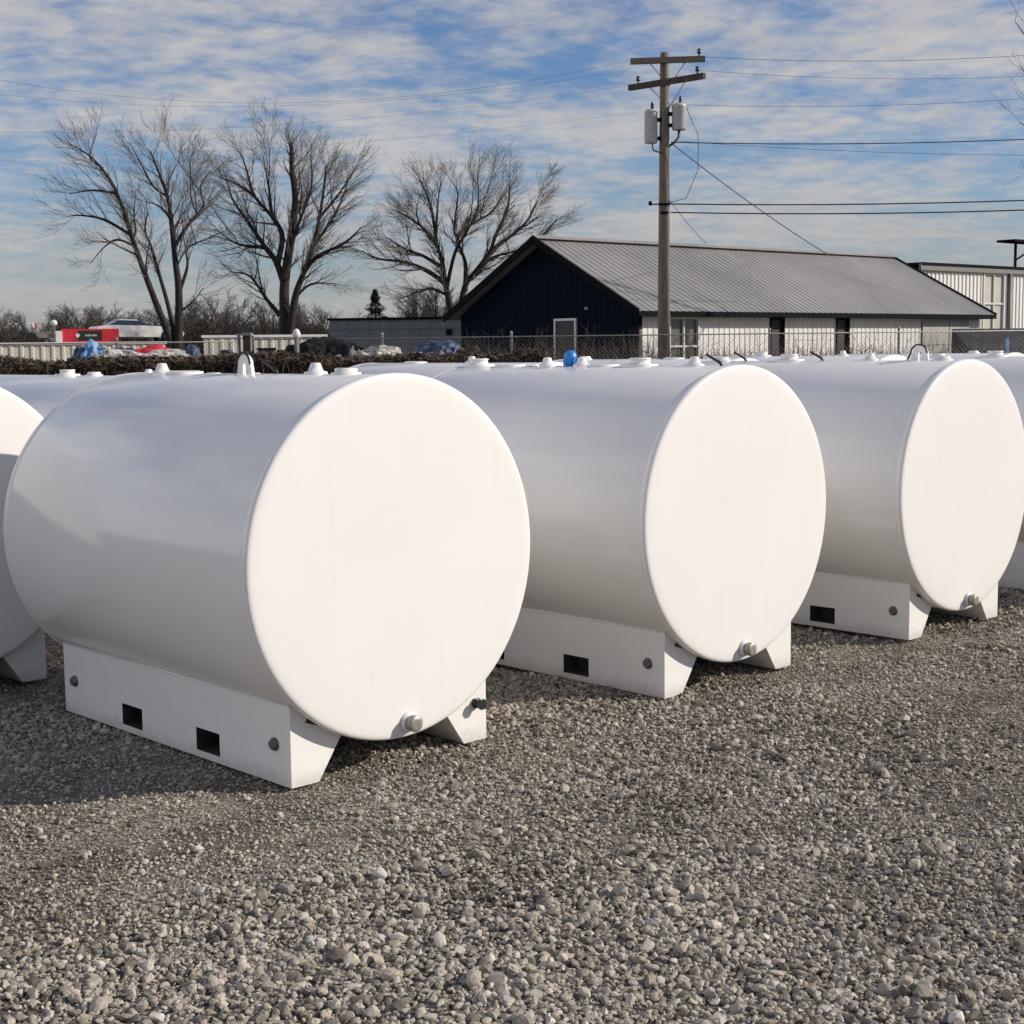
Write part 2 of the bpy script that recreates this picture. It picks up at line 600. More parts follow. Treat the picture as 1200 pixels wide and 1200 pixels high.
for (y0, y1, dens, sub, kk) in ((3.0, 5.4, 6800, 2, 48), (5.4, 8.6, 5400, 1, 48), (8.6, 13.5, 2500, 1, 40)):
    p_, s_ = scatter(y0, y1, dens)
    if y0 > 8:
        s_ = s_ * 1.25
    g_ = make_gravel('gravel', p_, s_, sub, kk)
    tag(g_, 'loose grey crushed stone spread over the yard', 'gravel', kind='stuff')

# ------------------------------------------------------------------ storage tanks
TH = 0.769                       # heading of the tank axes
R, ZB, LEN = 0.81, 0.133, 2.2
ZC = ZB + R
ax_u = Vector((math.cos(TH), math.sin(TH), 0))      # across a tank (local +x)
ax_b = Vector((-math.sin(TH), math.cos(TH), 0))     # from front head to back head (local +y)


def shell_mesh(L):
    m = MB()
    n = 128
    prof = [(R - 0.004, 0.012), (R, 0.03), (R, L - 0.03), (R - 0.004, L - 0.012)]
    m.lathe(prof, n, 'Y', (0, 0, ZC), True, False)
    return m


def head_mesh(y0, d):
    """flanged flat head with a rolled knuckle; d = +1 faces -y"""
    m = MB()
    prof = [(R + 0.0005, 0.040), (R + 0.006, 0.036), (R + 0.0075, 0.026), (R + 0.0075, 0.012), (R + 0.005, 0.004), (R - 0.001, -0.001),
            (R - 0.010, -0.004), (R - 0.022, -0.0055), (R - 0.06, -0.007), (0.55, -0.010), (0.3, -0.012), (0.1, -0.013), (0.004, -0.013)]
    prof = [(r if d > 0 or r < R else R + (r - R) * 0.3, y0 + d * h) for r, h in prof]
    m.lathe(prof, 128, 'Y', (0, 0, ZC), True, False)
    m.f.append(tuple(range(len(m.v) - 128, len(m.v))))
    m.s.append(True)
    return m


def circ_z(x, r=R - 0.003):
    return ZC - math.sqrt(r * r - x * x)


XO, XI, XT = 0.57, 0.425, 0.295          # skid: outer plate, inner foot, inner top


def skid_mesh(sgn, L, y0=0.07, y1=None):
    """box skid beam under one flank: outer plate with two fork pockets, end plates cut to the shell"""
    y1 = L - 0.12 if y1 is None else y1
    m = MB()
    pk = [(0.62, 0.815), (1.30, 1.49)]
    zs = [0.0, 0.032, 0.138, 0.360]
    ys = [y0] + [v for p in pk for v in p] + [y1]
    for i in range(len(ys) - 1):
        for j in range(3):
            hole = j == 1 and i in (1, 3)
            if hole:
                a, b_ = ys[i], ys[i + 1]
                x0, x1 = XO * sgn, (XO - 0.105) * sgn
                q = [(x0, a, zs[1]), (x0, b_, zs[1]), (x0, b_, zs[2]), (x0, a, zs[2])]
                q2 = [(x1, *p[1:]) for p in q]
                pass
            else:
                m.add([(XO * sgn, ys[i], zs[j]), (XO * sgn, ys[i + 1], zs[j]), (XO * sgn, ys[i + 1], zs[j + 1]), (XO * sgn, ys[i], zs[j + 1])],
                      [(0, 1, 2, 3)])
    # fold at the top edge of the outer plate, tucked to the shell
    m.tube([(XO * sgn, y0 + 0.002, 0.360), (XO * sgn, y1 - 0.002, 0.360)], 0.0055, 8)
    xs = [XT + (XO - XT) * k / 8 for k in range(9)]
    for yy in (y0, y1):
        poly = [(XO, 0), (XI, 0)] + [(x, min(circ_z(x), 0.362 if x == XO else 9)) for x in xs]
        vs = [(x * sgn, yy, z) for x, z in poly]
        # fan from the outer foot corner keeps the concave edge right
        m.add(vs, [(0, k, k + 1) for k in range(1, len(vs) - 1)])
    m.add([(XO * sgn, y0, 0), (XI * sgn, y0, 0), (XI * sgn, y1, 0), (XO * sgn, y1, 0)], [(0, 1, 2, 3)])
    zt = circ_z(XT)
    m.add([(XI * sgn, y0, 0), (XT * sgn, y0, zt), (XT * sgn, y1, zt), (XI * sgn, y1, 0)], [(0, 1, 2, 3)])
    return m


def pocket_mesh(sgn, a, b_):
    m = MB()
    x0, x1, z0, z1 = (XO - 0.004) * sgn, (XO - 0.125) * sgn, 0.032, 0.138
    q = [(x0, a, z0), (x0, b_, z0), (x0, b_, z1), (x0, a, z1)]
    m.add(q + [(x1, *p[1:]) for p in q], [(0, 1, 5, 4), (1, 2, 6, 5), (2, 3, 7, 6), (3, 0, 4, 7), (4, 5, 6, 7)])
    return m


def bolt_mesh(x, y, z, sgn):
    m = MB()
    m.lathe([(0.030, 0), (0.030, 0.007), (0.024, 0.010), (0.022, 0.020), (0.019, 0.022)], 14, 'X', (0, 0, 0))
    m.box((0.0225, 0, 0), (0.002, 0.030, 0.006))
    m.v = [(x + p[0] * sgn, y + p[1], z + p[2]) for p in m.v]
    return m


def fit_flat(m, s, r=0.053, h=0.030):
    z = ZC + R - 0.004
    m.lathe([(r + 0.016, z - 0.006), (r + 0.016, z + 0.012), (r, z + 0.014), (r, z + 0.006 + h * 0.75), (r - 0.006, z + 0.010 + h * 0.75)], 28, 'Z', (0, s, 0))


def fit_ring(m, s, r=0.074):
    z = ZC + R - 0.006
    m.lathe([(r + 0.03, z - 0.006), (r + 0.03, z + 0.016), (r - 0.012, z + 0.018), (r - 0.016, z + 0.042), (r - 0.010, z + 0.044), (r - 0.010, z + 0.050), (r - 0.018, z + 0.053)], 30, 'Z', (0, s, 0))


def fit_dome(m, s, r=0.037):
    z = ZC + R - 0.004
    m.lathe([(r + 0.02, z - 0.004), (r + 0.018, z + 0.014), (r, z + 0.018), (r * 0.74, z + 0.040), (r * 0.68, z + 0.050), (r * 0.5, z + 0.056)], 24, 'Z', (0, s, 0))


def lug_mesh(s):
    """arched lifting lug with an eye"""
    m = MB()
    z0 = ZC + R - 0.008
    n = 14
    out, inn = [], []
    for k in range(n + 1):
        a = math.pi * k / n
        out.append((0.055 * math.cos(a), z0 + 0.050 + 0.052 * math.sin(a)))
        inn.append((0.013 * math.cos(a), z0 + 0.046 + 0.018 * math.sin(a)))
    out = [(0.066, z0)] + out + [(-0.066, z0)]
    inn = [(0.013, z0)] + inn + [(-0.013, z0)]
    vs = []
    for dx in (-0.009, 0.009):
        for p in out:
            vs.append((dx, s + p[0], p[1]))
        for p in inn:
            vs.append((dx, s + p[0], p[1]))
    q = len(out)
    fs = []
    for side in (0, 2 * q):
        for k in range(q - 1):
            fs.append((side + k, side + k + 1, side + q + k + 1, side + q + k))
    for k in range(q - 1):
        fs.append((k, k + 1, 2 * q + k + 1, 2 * q + k))
        fs.append((q + k, q + k + 1, 3 * q + k + 1, 3 * q + k))
    m.add(vs, fs)
    return m


def strap_mesh(s):
    m = MB()
    z0 = ZC + R
    pts = []
    for k in range(11):
        a = math.pi * (1.0 - k / 10)
        pts.append((-0.012, s + 0.060 * math.cos(a) + 0.006, z0 + 0.046 + 0.058 * math.sin(a)))
    pts.append((-0.012, s - 0.09 + 0.15 + 0.03, z0 + 0.004))
    m.tube(pts, 0.006, 6)
    return m


def lever_mesh(s):
    m = MB()
    z0 = ZC + R
    m.tube([(0, s, z0 - 0.004), (0, s + 0.01, z0 + 0.016), (-0.01, s + 0.10, z0 + 0.062)], [0.010, 0.009, 0.007], 8)
    return m


def blue_cap_mesh(s):
    m = MB()
    z0 = ZC + R
    m.lathe([(0.040, z0 - 0.006), (0.040, z0 + 0.050), (0.036, z0 + 0.072), (0.024, z0 + 0.088), (0.008, z0 + 0.094)], 20, 'Z', (0, s, 0))
    for k in range(10):
        a = 2 * math.pi * k / 10
        m.box((0.040 * math.cos(a), s + 0.040 * math.sin(a), z0 + 0.028), (0.008, 0.008, 0.05), a)
    return m


MESH_CACHE = {}


def shared(key, maker, name, material, parent):
    """first use builds the mesh, later uses link a copy that shares it"""
    if key not in MESH_CACHE:
        MESH_CACHE[key] = maker().build(name, material, parent)
        return MESH_CACHE[key]
    o = MESH_CACHE[key].copy()
    COL.objects.link(o)
    o.parent = parent
    return o


def make_tank(x, y, label, fits, L=LEN, group='white storage tanks in rows', foot_plug=False, rot=0.0):
    t = empty('storage_tank', (x, y, 0), TH + rot)
    tag(t, label, 'storage tank', group)
    shared(('shell', L), lambda: shell_mesh(L), 'shell', M['paint'], t)
    h1 = shared(('h1',), lambda: head_mesh(0.0, 1), 'front_head', M['paint'], t)
    shared(('h2', L), lambda: head_mesh(L, -1), 'back_head', M['paint'], t)

    def coupling():
        m = MB()
        m.lathe([(0.046, -0.0115), (0.045, -0.016), (0.040, -0.018), (0.039, -0.026), (0.036, -0.028)], 28, 'Y', (0.018, 0, 0.196))
        return m

    def drain():
        m = MB()
        m.lathe([(0.030, -0.028), (0.032, -0.034), (0.037, -0.036), (0.037, -0.066), (0.034, -0.069), (0.020, -0.071)], 22, 'Y', (0.018, 0, 0.196))
        return m
    shared(('coup',), coupling, 'coupling', M['paint'], h1)
    shared(('drain',), drain, 'drain_plug', M['cap_steel'], h1)
    for sgn in (-1, 1):
        k = shared(('skid', sgn, L), lambda: skid_mesh(sgn, L), 'skid_beam', M['skid'], t)
        for i, (a, b_) in enumerate(((0.62, 0.815), (1.30, 1.49))):
            shared(('pocket', sgn, i), lambda: pocket_mesh(sgn, a, b_), 'fork_pocket', M['inner_dark'], k)
        for i, yy in enumerate((0.185, L - 0.235)):
            shared(('bolt', sgn, i, L), lambda: bolt_mesh(XO * sgn, yy, 0.175, sgn), 'hole_plug', M['plug'], k)
        if foot_plug and sgn == 1:
            def fp():
                m = MB()
                m.lathe([(0.026, 0.068), (0.026, 0.05), (0.022, 0.048), (0.022, 0.028), (0.027, 0.026), (0.027, 0.012)], 6, 'Y', (0.500, 0, 0.185), False)
                return m
            shared(('fplug',), fp, 'pipe_stub', M['black'], k)
        else:
            def slot():
                m = MB()
                m.box((0.452 * sgn, 0.0685, 0.268), (0.075, 0.006, 0.016), 0, Matrix.Rotation(-0.35 * sgn, 3, 'Y'))  # dark strip on the plate in place of a shaded slot
                return m
            shared(('slot', sgn), slot, 'slot_opening', M['inner_dark'], k)
    for kind, s in fits:
        if kind == 'flat':
            def f():
                m = MB(); fit_flat(m, 0); return m
            o = shared(('flat',), f, 'flat_cap', M['paint'], t)
        elif kind == 'wide':
            def f():
                m = MB(); fit_flat(m, 0, 0.082, 0.010); return m
            o = shared(('wide',), f, 'flat_cap', M['paint'], t)
        elif kind == 'ring':
            def f():
                m = MB(); fit_ring(m, 0); return m
            o = shared(('ring',), f, 'vent_flange', M['paint'], t)
        elif kind == 'dome':
            def f():
                m = MB(); fit_dome(m, 0); return m
            o = shared(('dome',), f, 'domed_plug', M['paint'], t)
        elif kind == 'lug':
            o = shared(('lug',), lambda: lug_mesh(0), 'lifting_lug', M['paint'], t)
            o.location = (0, s, 0)
            o2 = shared(('strap',), lambda: strap_mesh(0), 'strap', M['black'], o)
        elif kind == 'barelug':
            o = shared(('lug',), lambda: lug_mesh(0), 'lifting_lug', M['paint'], t)
        elif kind == 'lever':
            o = shared(('lever',), lambda: lever_mesh(0), 'lever', M['black'], t)
        elif kind == 'blue':
            o = shared(('blue',), lambda: blue_cap_mesh(0), 'filler_cap', M['blue_cap'], t)
            o['label'] = 'blue filler cap'
        o.location = (0, s, 0)
    return t


make_tank(-0.497, 6.469, 'nearest white tank, black pipe stub on its right foot, strapped lug on top',
          [('dome', 1.95), ('wide', 1.73), ('lug', 1.165), ('lever', 0.90), ('dome', 0.59), ('flat', 0.36)], foot_plug=True)
make_tank(1.258, 8.010, 'white tank second in the front row, with a blue cap on top',
          [('ring', 2.10), ('wide', 1.81), ('dome', 1.48), ('blue', 1.285), ('dome', 1.19), ('wide', 1.02), ('ring', 0.73), ('dome', 0.33), ('lever', 0.14)])
make_tank(2.956, 9.492, 'white tank third in the front row, its round end cut by the photo edge',
          [('flat', 2.0), ('lever', 1.78), ('ring', 1.40), ('lever', 1.12), ('dome', 0.74), ('lug', 0.36), ('flat', 0.2)])
make_tank(4.92, 10.74, 'white tank whose grey flank shows at the right edge beyond the third tank',
          [('flat', 2.0), ('ring', 1.5), ('dome', 1.1), ('wide', 0.6), ('lug', 0.36)])
# the row behind
make_tank(-3.06, 7.90, 'white tank at the left edge behind the nearest tank, bright round end showing',
          [('dome', 1.9), ('lug', 1.2), ('flat', 0.5)])
off = Vector((1.72, 1.60))
b0 = Vector((-1.40, 9.62))
bt = make_tank(b0.x, b0.y, 'long white tank in the back row directly behind the nearest tank',
          [('ring', 3.2), ('flat', 2.75), ('dome', 1.9), ('wide', 1.5), ('flat', 1.0), ('flat', 0.5)], L=4.6)
bt.scale = (0.965, 0.965, 0.965)
names = ['white tank in the back row, its top just over the blue capped tank',
         'white tank in the back row, its top seen just left of the third front tank',
         'white tank in the back row, its top seen below the grey door panels',
         'white tank in the back row farthest right, before the dark dumpster']
fl = [[('wide', 1.6), ('dome', 0.9)],
      [('flat', 1.9), ('lever', 1.5), ('wide', 0.8)],
      [('ring', 1.6), ('dome', 0.6)],
      [('ring', 1.3), ('flat', 0.5)]]
for i in range(4):
    q = b0 + off * (i + 1)
    make_tank(q.x, q.y, names[i], fl[i])

# ------------------------------------------------------------------ ribbed sheet helper
def ribbed(m, p0, p1, ztop, zbot=0.0, pitch=0.2, depth=0.03, holes=()):
    """vertical ribbed cladding from p0 to p1 (2-D points); ztop may be a function of distance along.
    holes: (s0, s1, z0, z1) openings"""
    p0, p1 = Vector(p0), Vector(p1)
    d = (p1 - p0)
    L = d.length
    d.normalize()
    nrm = Vector((d.y, -d.x))
    ss = []
    s = 0.0
    while s < L - 1e-6:
        for a, o in ((0.0, 0.0), (0.55, 0.0), (0.66, depth), (0.89, depth)):
            q = s + a * pitch
            if q < L:
                ss.append((q, o))
        s += pitch
    ss.append((L, 0.0))
    for h in holes:
        for q in (h[0], h[1]):
            ss = [(a, o) for a, o in ss if abs(a - q) > 1e-4] + [(q, 0.0)]
    ss.sort()
    zt = ztop if callable(ztop) else (lambda a: ztop)
    for (a, oa), (b_, ob) in zip(ss[:-1], ss[1:]):
        pa = p0 + d * a + nrm * oa
        pb = p0 + d * b_ + nrm * ob
        spans = [(None, None)]
        mid_ = (a + b_) / 2
        cut = [h for h in holes if h[0] - 1e-6 < mid_ < h[1] + 1e-6]
        za, zb_ = zt(a), zt(b_)
        if not cut:
            m.add([(*pa, zbot), (*pb, zbot), (*pb, zb_), (*pa, za)], [(0, 1, 2, 3)])
        else:
            h = cut[0]
            if h[2] > zbot + 1e-3:
                m.add([(*pa, zbot), (*pb, zbot), (*pb, h[2]), (*pa, h[2])], [(0, 1, 2, 3)])
            m.add([(*pa, h[3]), (*pb, h[3]), (*pb, zb_), (*pa, za)], [(0, 1, 2, 3)])


# ------------------------------------------------------------------ navy and white metal building
PH = 0.709
bu = Vector((math.cos(PH), math.sin(PH)))
bn = Vector((-math.sin(PH), math.cos(PH)))
BA = Vector((3.724, 43.0))
BW, BL, EZ, RZ, OV = 8.21, 17.9, 2.90, 5.23, 0.40
bld = empty('metal_building', (BA.x, BA.y, 0), PH)
tag(bld, 'long low metal building with navy gable end, white ribbed side and grey roof', 'building')
# local frame: x along the long white side, y towards the back
wl = EZ - 0.10


def loc_part(m, name, material, parent=bld, **kw):
    return m.build(name, material, parent, **kw)


m = MB()
openings = [(1.26, 2.53, 1.05, 2.72), (5.96, 6.55, 0.0, 2.70), (9.34, 9.95, 0.0, 2.70)]
ribbed(m, (0, 0), (BL, 0), wl + 0.12, 0, 0.24, 0.02, openings)
loc_part(m, 'long_wall', M['siding'], recalc=False)


def gable_z(a):                                # a: distance along the gable from its far corner
    q = min(a, BW - a)
    return wl + 0.08 + (RZ - EZ) * q / (BW / 2 + OV) + 0.1


m = MB()
ribbed(m, (0, BW), (0, BW / 2), gable_z, 0, 0.26, 0.014)
ribbed(m, (0, BW / 2), (0, 0), lambda a: gable_z(BW / 2 + a), 0, 0.26, 0.014)
g = loc_part(m, 'gable_wall', M['navy'], recalc=False)
m = MB()
m.add([(BL, 0, 0), (BL, BW, 0), (BL, BW, wl), (BL, BW / 2, RZ - 0.15), (BL, 0, wl)], [(0, 1, 2, 3, 4)])
m.add([(0, BW, 0), (BL, BW, 0), (BL, BW, wl), (0, BW, wl)], [(0, 1, 2, 3)])
loc_part(m, 'rear_wall', M['navy'])
# roof: two ribbed slopes with thickness
sl = (RZ - EZ) / (BW / 2 + OV)
m = MB()
X0, X1 = -OV, BL + OV
xs_, x = [], X0
while x < X1 - 1e-6:
    for a, o in ((0.0, 0.0), (0.66, 0.0), (0.76, 0.022), (0.90, 0.022)):
        if x + a * 0.28 < X1:
            xs_.append((x + a * 0.28, o))
    x += 0.28
xs_.append((X1, 0.0))
for side in (0, 1):
    def yy(q):
        return q if side == 0 else BW - q
    rows = [-OV + (BW / 2 + OV) * k / 6 for k in range(7)]
    for (xa, oa), (xb, ob) in zip(xs_[:-1], xs_[1:]):
        for q0, q1 in zip(rows[:-1], rows[1:]):
            z0_, z1_ = EZ + sl * (q0 + OV), EZ + sl * (q1 + OV)
            m.add([(xa, yy(q0), z0_ + oa), (xb, yy(q0), z0_ + ob), (xb, yy(q1), z1_ + ob), (xa, yy(q1), z1_ + oa)], [(0, 1, 2, 3)])
    m.add([(X0, yy(-OV), EZ - 0.05), (X1, yy(-OV), EZ - 0.05), (X1, yy(BW / 2), RZ - 0.05), (X0, yy(BW / 2), RZ - 0.05)], [(0, 1, 2, 3)])
rf = loc_part(m, 'roof', M['roof'], recalc=False)
m = MB()
mt = Matrix.Rotation(math.atan(sl), 3, 'X')
for s_ in (-1, 1):
    m.box(((X0 + X1) / 2, BW / 2 + s_ * 0.10, RZ + 0.010), (X1 - X0 + 0.02, 0.24, 0.012), 0, Matrix.Rotation(-s_ * math.atan(sl), 3, 'X'))
for v in range(len(m.v)):
    m.v[v] = (m.v[v][0], m.v[v][1], m.v[v][2] + 0.045)
loc_part(m, 'ridge_cap', M['roof'], rf)
m = MB()
m.box(((X0 + X1) / 2, -OV - 0.02, EZ - 0.07), (X1 - X0 + 0.04, 0.05, 0.15))
ln = math.hypot(BW / 2 + OV, RZ - EZ)
for xx in (X0 - 0.02, X1 + 0.02):
    for s_ in (-1, 1):
        m.box((xx, BW / 2 + s_ * (BW / 2 + OV) / 2, (EZ + RZ) / 2 - 0.03), (0.05, ln + 0.02, 0.20), 0, Matrix.Rotation(-s_ * math.atan(sl), 3, 'X'))
m.box((-0.02, -0.02, wl / 2), (0.16, 0.16, wl))
loc_part(m, 'fascia', M['trim_dark'])
m = MB()
m.box(((X0 + X1) / 2, -OV / 2, EZ - 0.13), (X1 - X0 - 0.1, OV - 0.06, 0.03))
loc_part(m, 'soffit', M['trim_dark'])


def window(parent, s0, s1, z0, z1, nx, nz, pm, name='window', y=0.0, fw=0.07):
    f = MB()
    for z in (z0, z1):
        f.box(((s0 + s1) / 2, y - 0.03, z), (s1 - s0 + fw, 0.10, fw))
    for x_ in (s0, s1):
        f.box((x_, y - 0.03, (z0 + z1) / 2), (fw, 0.094, z1 - z0 - fw))
    for k in range(1, nx):
        f.box((s0 + (s1 - s0) * k / nx, y - 0.025, (z0 + z1) / 2), (fw * 0.8, 0.07, z1 - z0 - fw))
    for k in range(1, nz):
        f.box(((s0 + s1) / 2, y - 0.022, z0 + (z1 - z0) * k / nz), (s1 - s0 - fw, 0.058, fw * 0.8))
    fr = f.build(name, M['frame_white'], parent)
    p = MB()
    p.box(((s0 + s1) / 2, y + 0.03, (z0 + z1) / 2), (s1 - s0, 0.02, z1 - z0))
    p.build('pane', pm, fr)
    return fr


window(bld, 1.26, 2.53, 1.05, 2.72, 2, 2, M['pane'])
for s0, s1 in ((5.96, 6.55), (9.34, 9.95)):
    d_ = MB()
    d_.box(((s0 + s1) / 2, 0.06, 1.35), (s1 - s0, 0.03, 2.70))
    dd = d_.build('door', M['dark_open'], bld)
    d_ = MB()
    d_.box((s0 - 0.03, -0.01, 1.35), (0.06, 0.09, 2.70))
    d_.box((s1 + 0.03, -0.01, 1.35), (0.06, 0.09, 2.70))
    d_.box(((s0 + s1) / 2, -0.01, 2.73), (s1 - s0 + 0.12, 0.09, 0.06))
    d_.build('frame', M['trim_dark'], dd)
    d_ = MB()
    d_.box((s1 - 0.1, 0.03, 1.05), (0.04, 0.05, 0.12))
    d_.build('handle', M['steel'], dd)
m = MB()
for (a, b_) in ((14.2, 15.80), (15.86, 17.1)):
    for (z0, z1) in ((0.02, 0.95), (0.97, 1.82), (1.84, 2.70)):
        m.box(((a + b_) / 2, -0.055, (z0 + z1) / 2), (b_ - a, 0.04, z1 - z0))
loc_part(m, 'sliding_door', M['panel_grey'])
# door in the navy gable (local x = 0 face, y along it)
m = MB()
m.box((-0.04, 3.06, 1.35), (0.03, 0.86, 2.70))
gd = loc_part(m, 'door', M['dark_open'])
m = MB()
for q in (2.60, 3.52):
    m.box((-0.045, q, 1.35), (0.07, 0.07, 2.70))
m.box((-0.045, 3.06, 2.735), (0.07, 0.99, 0.07))
m.build('frame', M['frame_white'], gd)
m = MB()
m.box((-0.06, 2.1, 3.05), (0.06, 0.16, 0.08))
loc_part(m, 'wall_lamp', M['trim_grey'])

# ------------------------------------------------------------------ taller white building to the right
RB = Vector((16.6, 60.0))
rb = empty('white_building', (RB.x, RB.y, 0), PH)
tag(rb, 'taller flat roofed white ribbed building behind the right end of the navy one', 'building')
RH = 4.98
m = MB()
ribbed(m, (0, 0), (22, 0), RH, 0, 0.28, 0.04, [(4.55, 6.15, 2.3, 4.80)])
m.build('front_wall', M['siding2'], rb, recalc=False)
m = MB()
ribbed(m, (0, 12), (0, 0), RH, 0, 0.28, 0.04)
m.build('side_wall', M['navy'], rb, recalc=False)  # navy colour stands for the shade on this side of the white building
m = MB()
m.add([(22, 0, 0), (22, 12, 0), (22, 12, RH), (22, 0, RH)], [(0, 1, 2, 3)])
m.add([(0, 12, 0), (22, 12, 0), (22, 12, RH), (0, 12, RH)], [(0, 1, 2, 3)])
m.build('rear_wall', M['siding2'], rb)
m = MB()
m.box((11, 6, RH + 0.1), (22.4, 12.4, 0.12))
m.build('roof', M['trim_dark'], rb)
m = MB()
m.box((11, -0.12, RH - 0.02), (22.5, 0.12, 0.26))
m.build('fascia', M['trim_grey'], rb)
window(rb, 4.55, 6.15, 2.3, 4.80, 2, 2, M['pane_pale'], fw=0.09)
m = MB()
m.tube([(6.5, -0.10, 0), (6.5, -0.10, RH - 0.1)], 0.09, 8)
m.build('downpipe', M['trim_grey'], rb)
m = MB()
for xx in (7.9, 10.4):
    m.box((xx, 0.5, RH + 0.72), (0.09, 0.09, 1.12))
m.box((9.2, 0.5, RH + 1.32), (4.2, 0.9, 0.10))
m.tube([(7.9, 0.5, RH + 0.5), (8.6, 0.5, RH + 0.78), (9.6, 0.5, RH + 0.82)], 0.04, 6)
m.build('roof_canopy', M['trim_dark'], rb)

# dark dumpsters at the corner
dm = empty('dumpster', (17.05, 51.2, 0), 0.2)
tag(dm, 'dark open dumpster with a blue strap at the right end of the white building', 'dumpster')
m = MB()
m.box((0, 0, 0.72), (2.9, 1.6, 1.2))
for xx in (-1.4, -0.7, 0, 0.7, 1.4):
    m.box((xx, -0.84, 0.75), (0.09, 0.08, 1.14))
m.box((0, -0.83, 1.36), (3.0, 0.12, 0.10))
m.build('body', M['rust'], dm)
m = MB()
m.add([(-1.5, -0.88, 1.42), (1.5, -0.88, 1.42), (1.5, 0.8, 2.38), (-1.5, 0.8, 2.38), (-1.5, -0.88, 1.38), (1.5, -0.88, 1.38), (1.5, 0.8, 1.4), (-1.5, 0.8, 1.4)],
      [(0, 1, 2, 3), (4, 5, 1, 0), (5, 6, 2, 1), (6, 7, 3, 2), (7, 4, 0, 3)])
m.build('lid', M['dumpster'], dm)
m = MB()
m.box((-0.35, -0.905, 1.72), (0.13, 0.02, 0.62), 0, Matrix.Rotation(-0.1, 3, 'X'))
m.build('strap', M['tarp_blue'], dm)
m = MB()
for xx in (-1.2, 1.2):
    m.lathe([(0.10, -0.04), (0.10, 0.04)], 12, 'X', (xx, -0.5, 0.10))
m.build('wheel', M['black'], dm)
dm2 = empty('trailer', (20.2, 52.6, 0), 0.2)
tag(dm2, 'low dark trailer box at the far right beside the dumpster', 'trailer')
m = MB()
m.box((0, 0, 1.35), (3.0, 1.7, 1.5))
for xx in (-1.45, -0.5, 0.5, 1.45):
    m.box((xx, -0.88, 1.35), (0.08, 0.06, 1.44))
m.box((0, 0, 2.13), (3.1, 1.8, 0.08))
m.build('body', M['dumpster'], dm2)
for xx in (-0.6, 0.6):
    m = MB()
    m.lathe([(0.2, -0.1), (0.34, -0.09), (0.34, 0.09), (0.2, 0.1)], 18, 'Y', (xx, -0.9, 0.34))
    m.build('wheel', M['black'], dm2)

# long grey shed behind the navy gable
sh = empty('shed', (-4.82, 58, 0), -0.04)
tag(sh, 'long flat grey ribbed shed left of the navy gable', 'shed')
m = MB()
ribbed(m, (-2.25, 0), (3.2, 0), 3.06, 0, 0.8, 0.02)
m.build('front_wall', M['shed'], sh, recalc=False)
m = MB()
m.add([(-2.25, 0, 0), (-2.25, 4, 0), (-2.25, 4, 3.06), (-2.25, 0, 3.06)], [(0, 1, 2, 3)])
m.add([(3.2, 0, 0), (3.2, 4, 0), (3.2, 4, 3.06), (3.2, 0, 3.06)], [(0, 1, 2, 3)])
m.build('side_wall', M['shed'], sh)
m = MB()
m.box((0.47, 2, 3.10), (5.6, 4.2, 0.09))
m.build('roof', M['trim_dark'], sh)
m = MB()
for z in (2.4, 2.72):
    m.box((0.47, -0.055, z), (5.4, 0.03, 0.035))
m.build('rail', M['shed'], sh)
m = MB()
m.box((2.45, -0.08, 2.55), (0.22, 0.06, 0.22))
m.build('vent', M['trim_dark'], sh)


# low cream panel walls on the left
def panel_wall(x, y, rz, L, h, label):
    o = empty('panel_wall', (x, y, 0), rz)
    tag(o, label, 'wall')
    m = MB()
    ribbed(m, (0, 0), (L, 0), h, 0, 0.30, 0.03)
    m.build('sheet', M['cream'], o, recalc=False)
    m = MB()
    m.box((L / 2, 0.02, h + 0.02), (L + 0.1, 0.16, 0.07))
    m.build('top_rail', M['white'], o)
    m = MB()
    for k in range(4):
        m.box((0.1 + (L - 0.2) * k / 3, 0.10, h / 2), (0.10, 0.10, h))
    m.build('post', M['trim_grey'], o)
    return o


panel_wall(-16.2, 43.6, 0.42, 6.0, 2.17, 'low cream ribbed panel wall at far left below the red and white trailer')
panel_wall(-9.1, 44.0, 0.36, 3.7, 2.32, 'taller cream ribbed panel wall right of the twin trunked tree')

# ------------------------------------------------------------------ chain-link fence along the yard
FY = 36.0


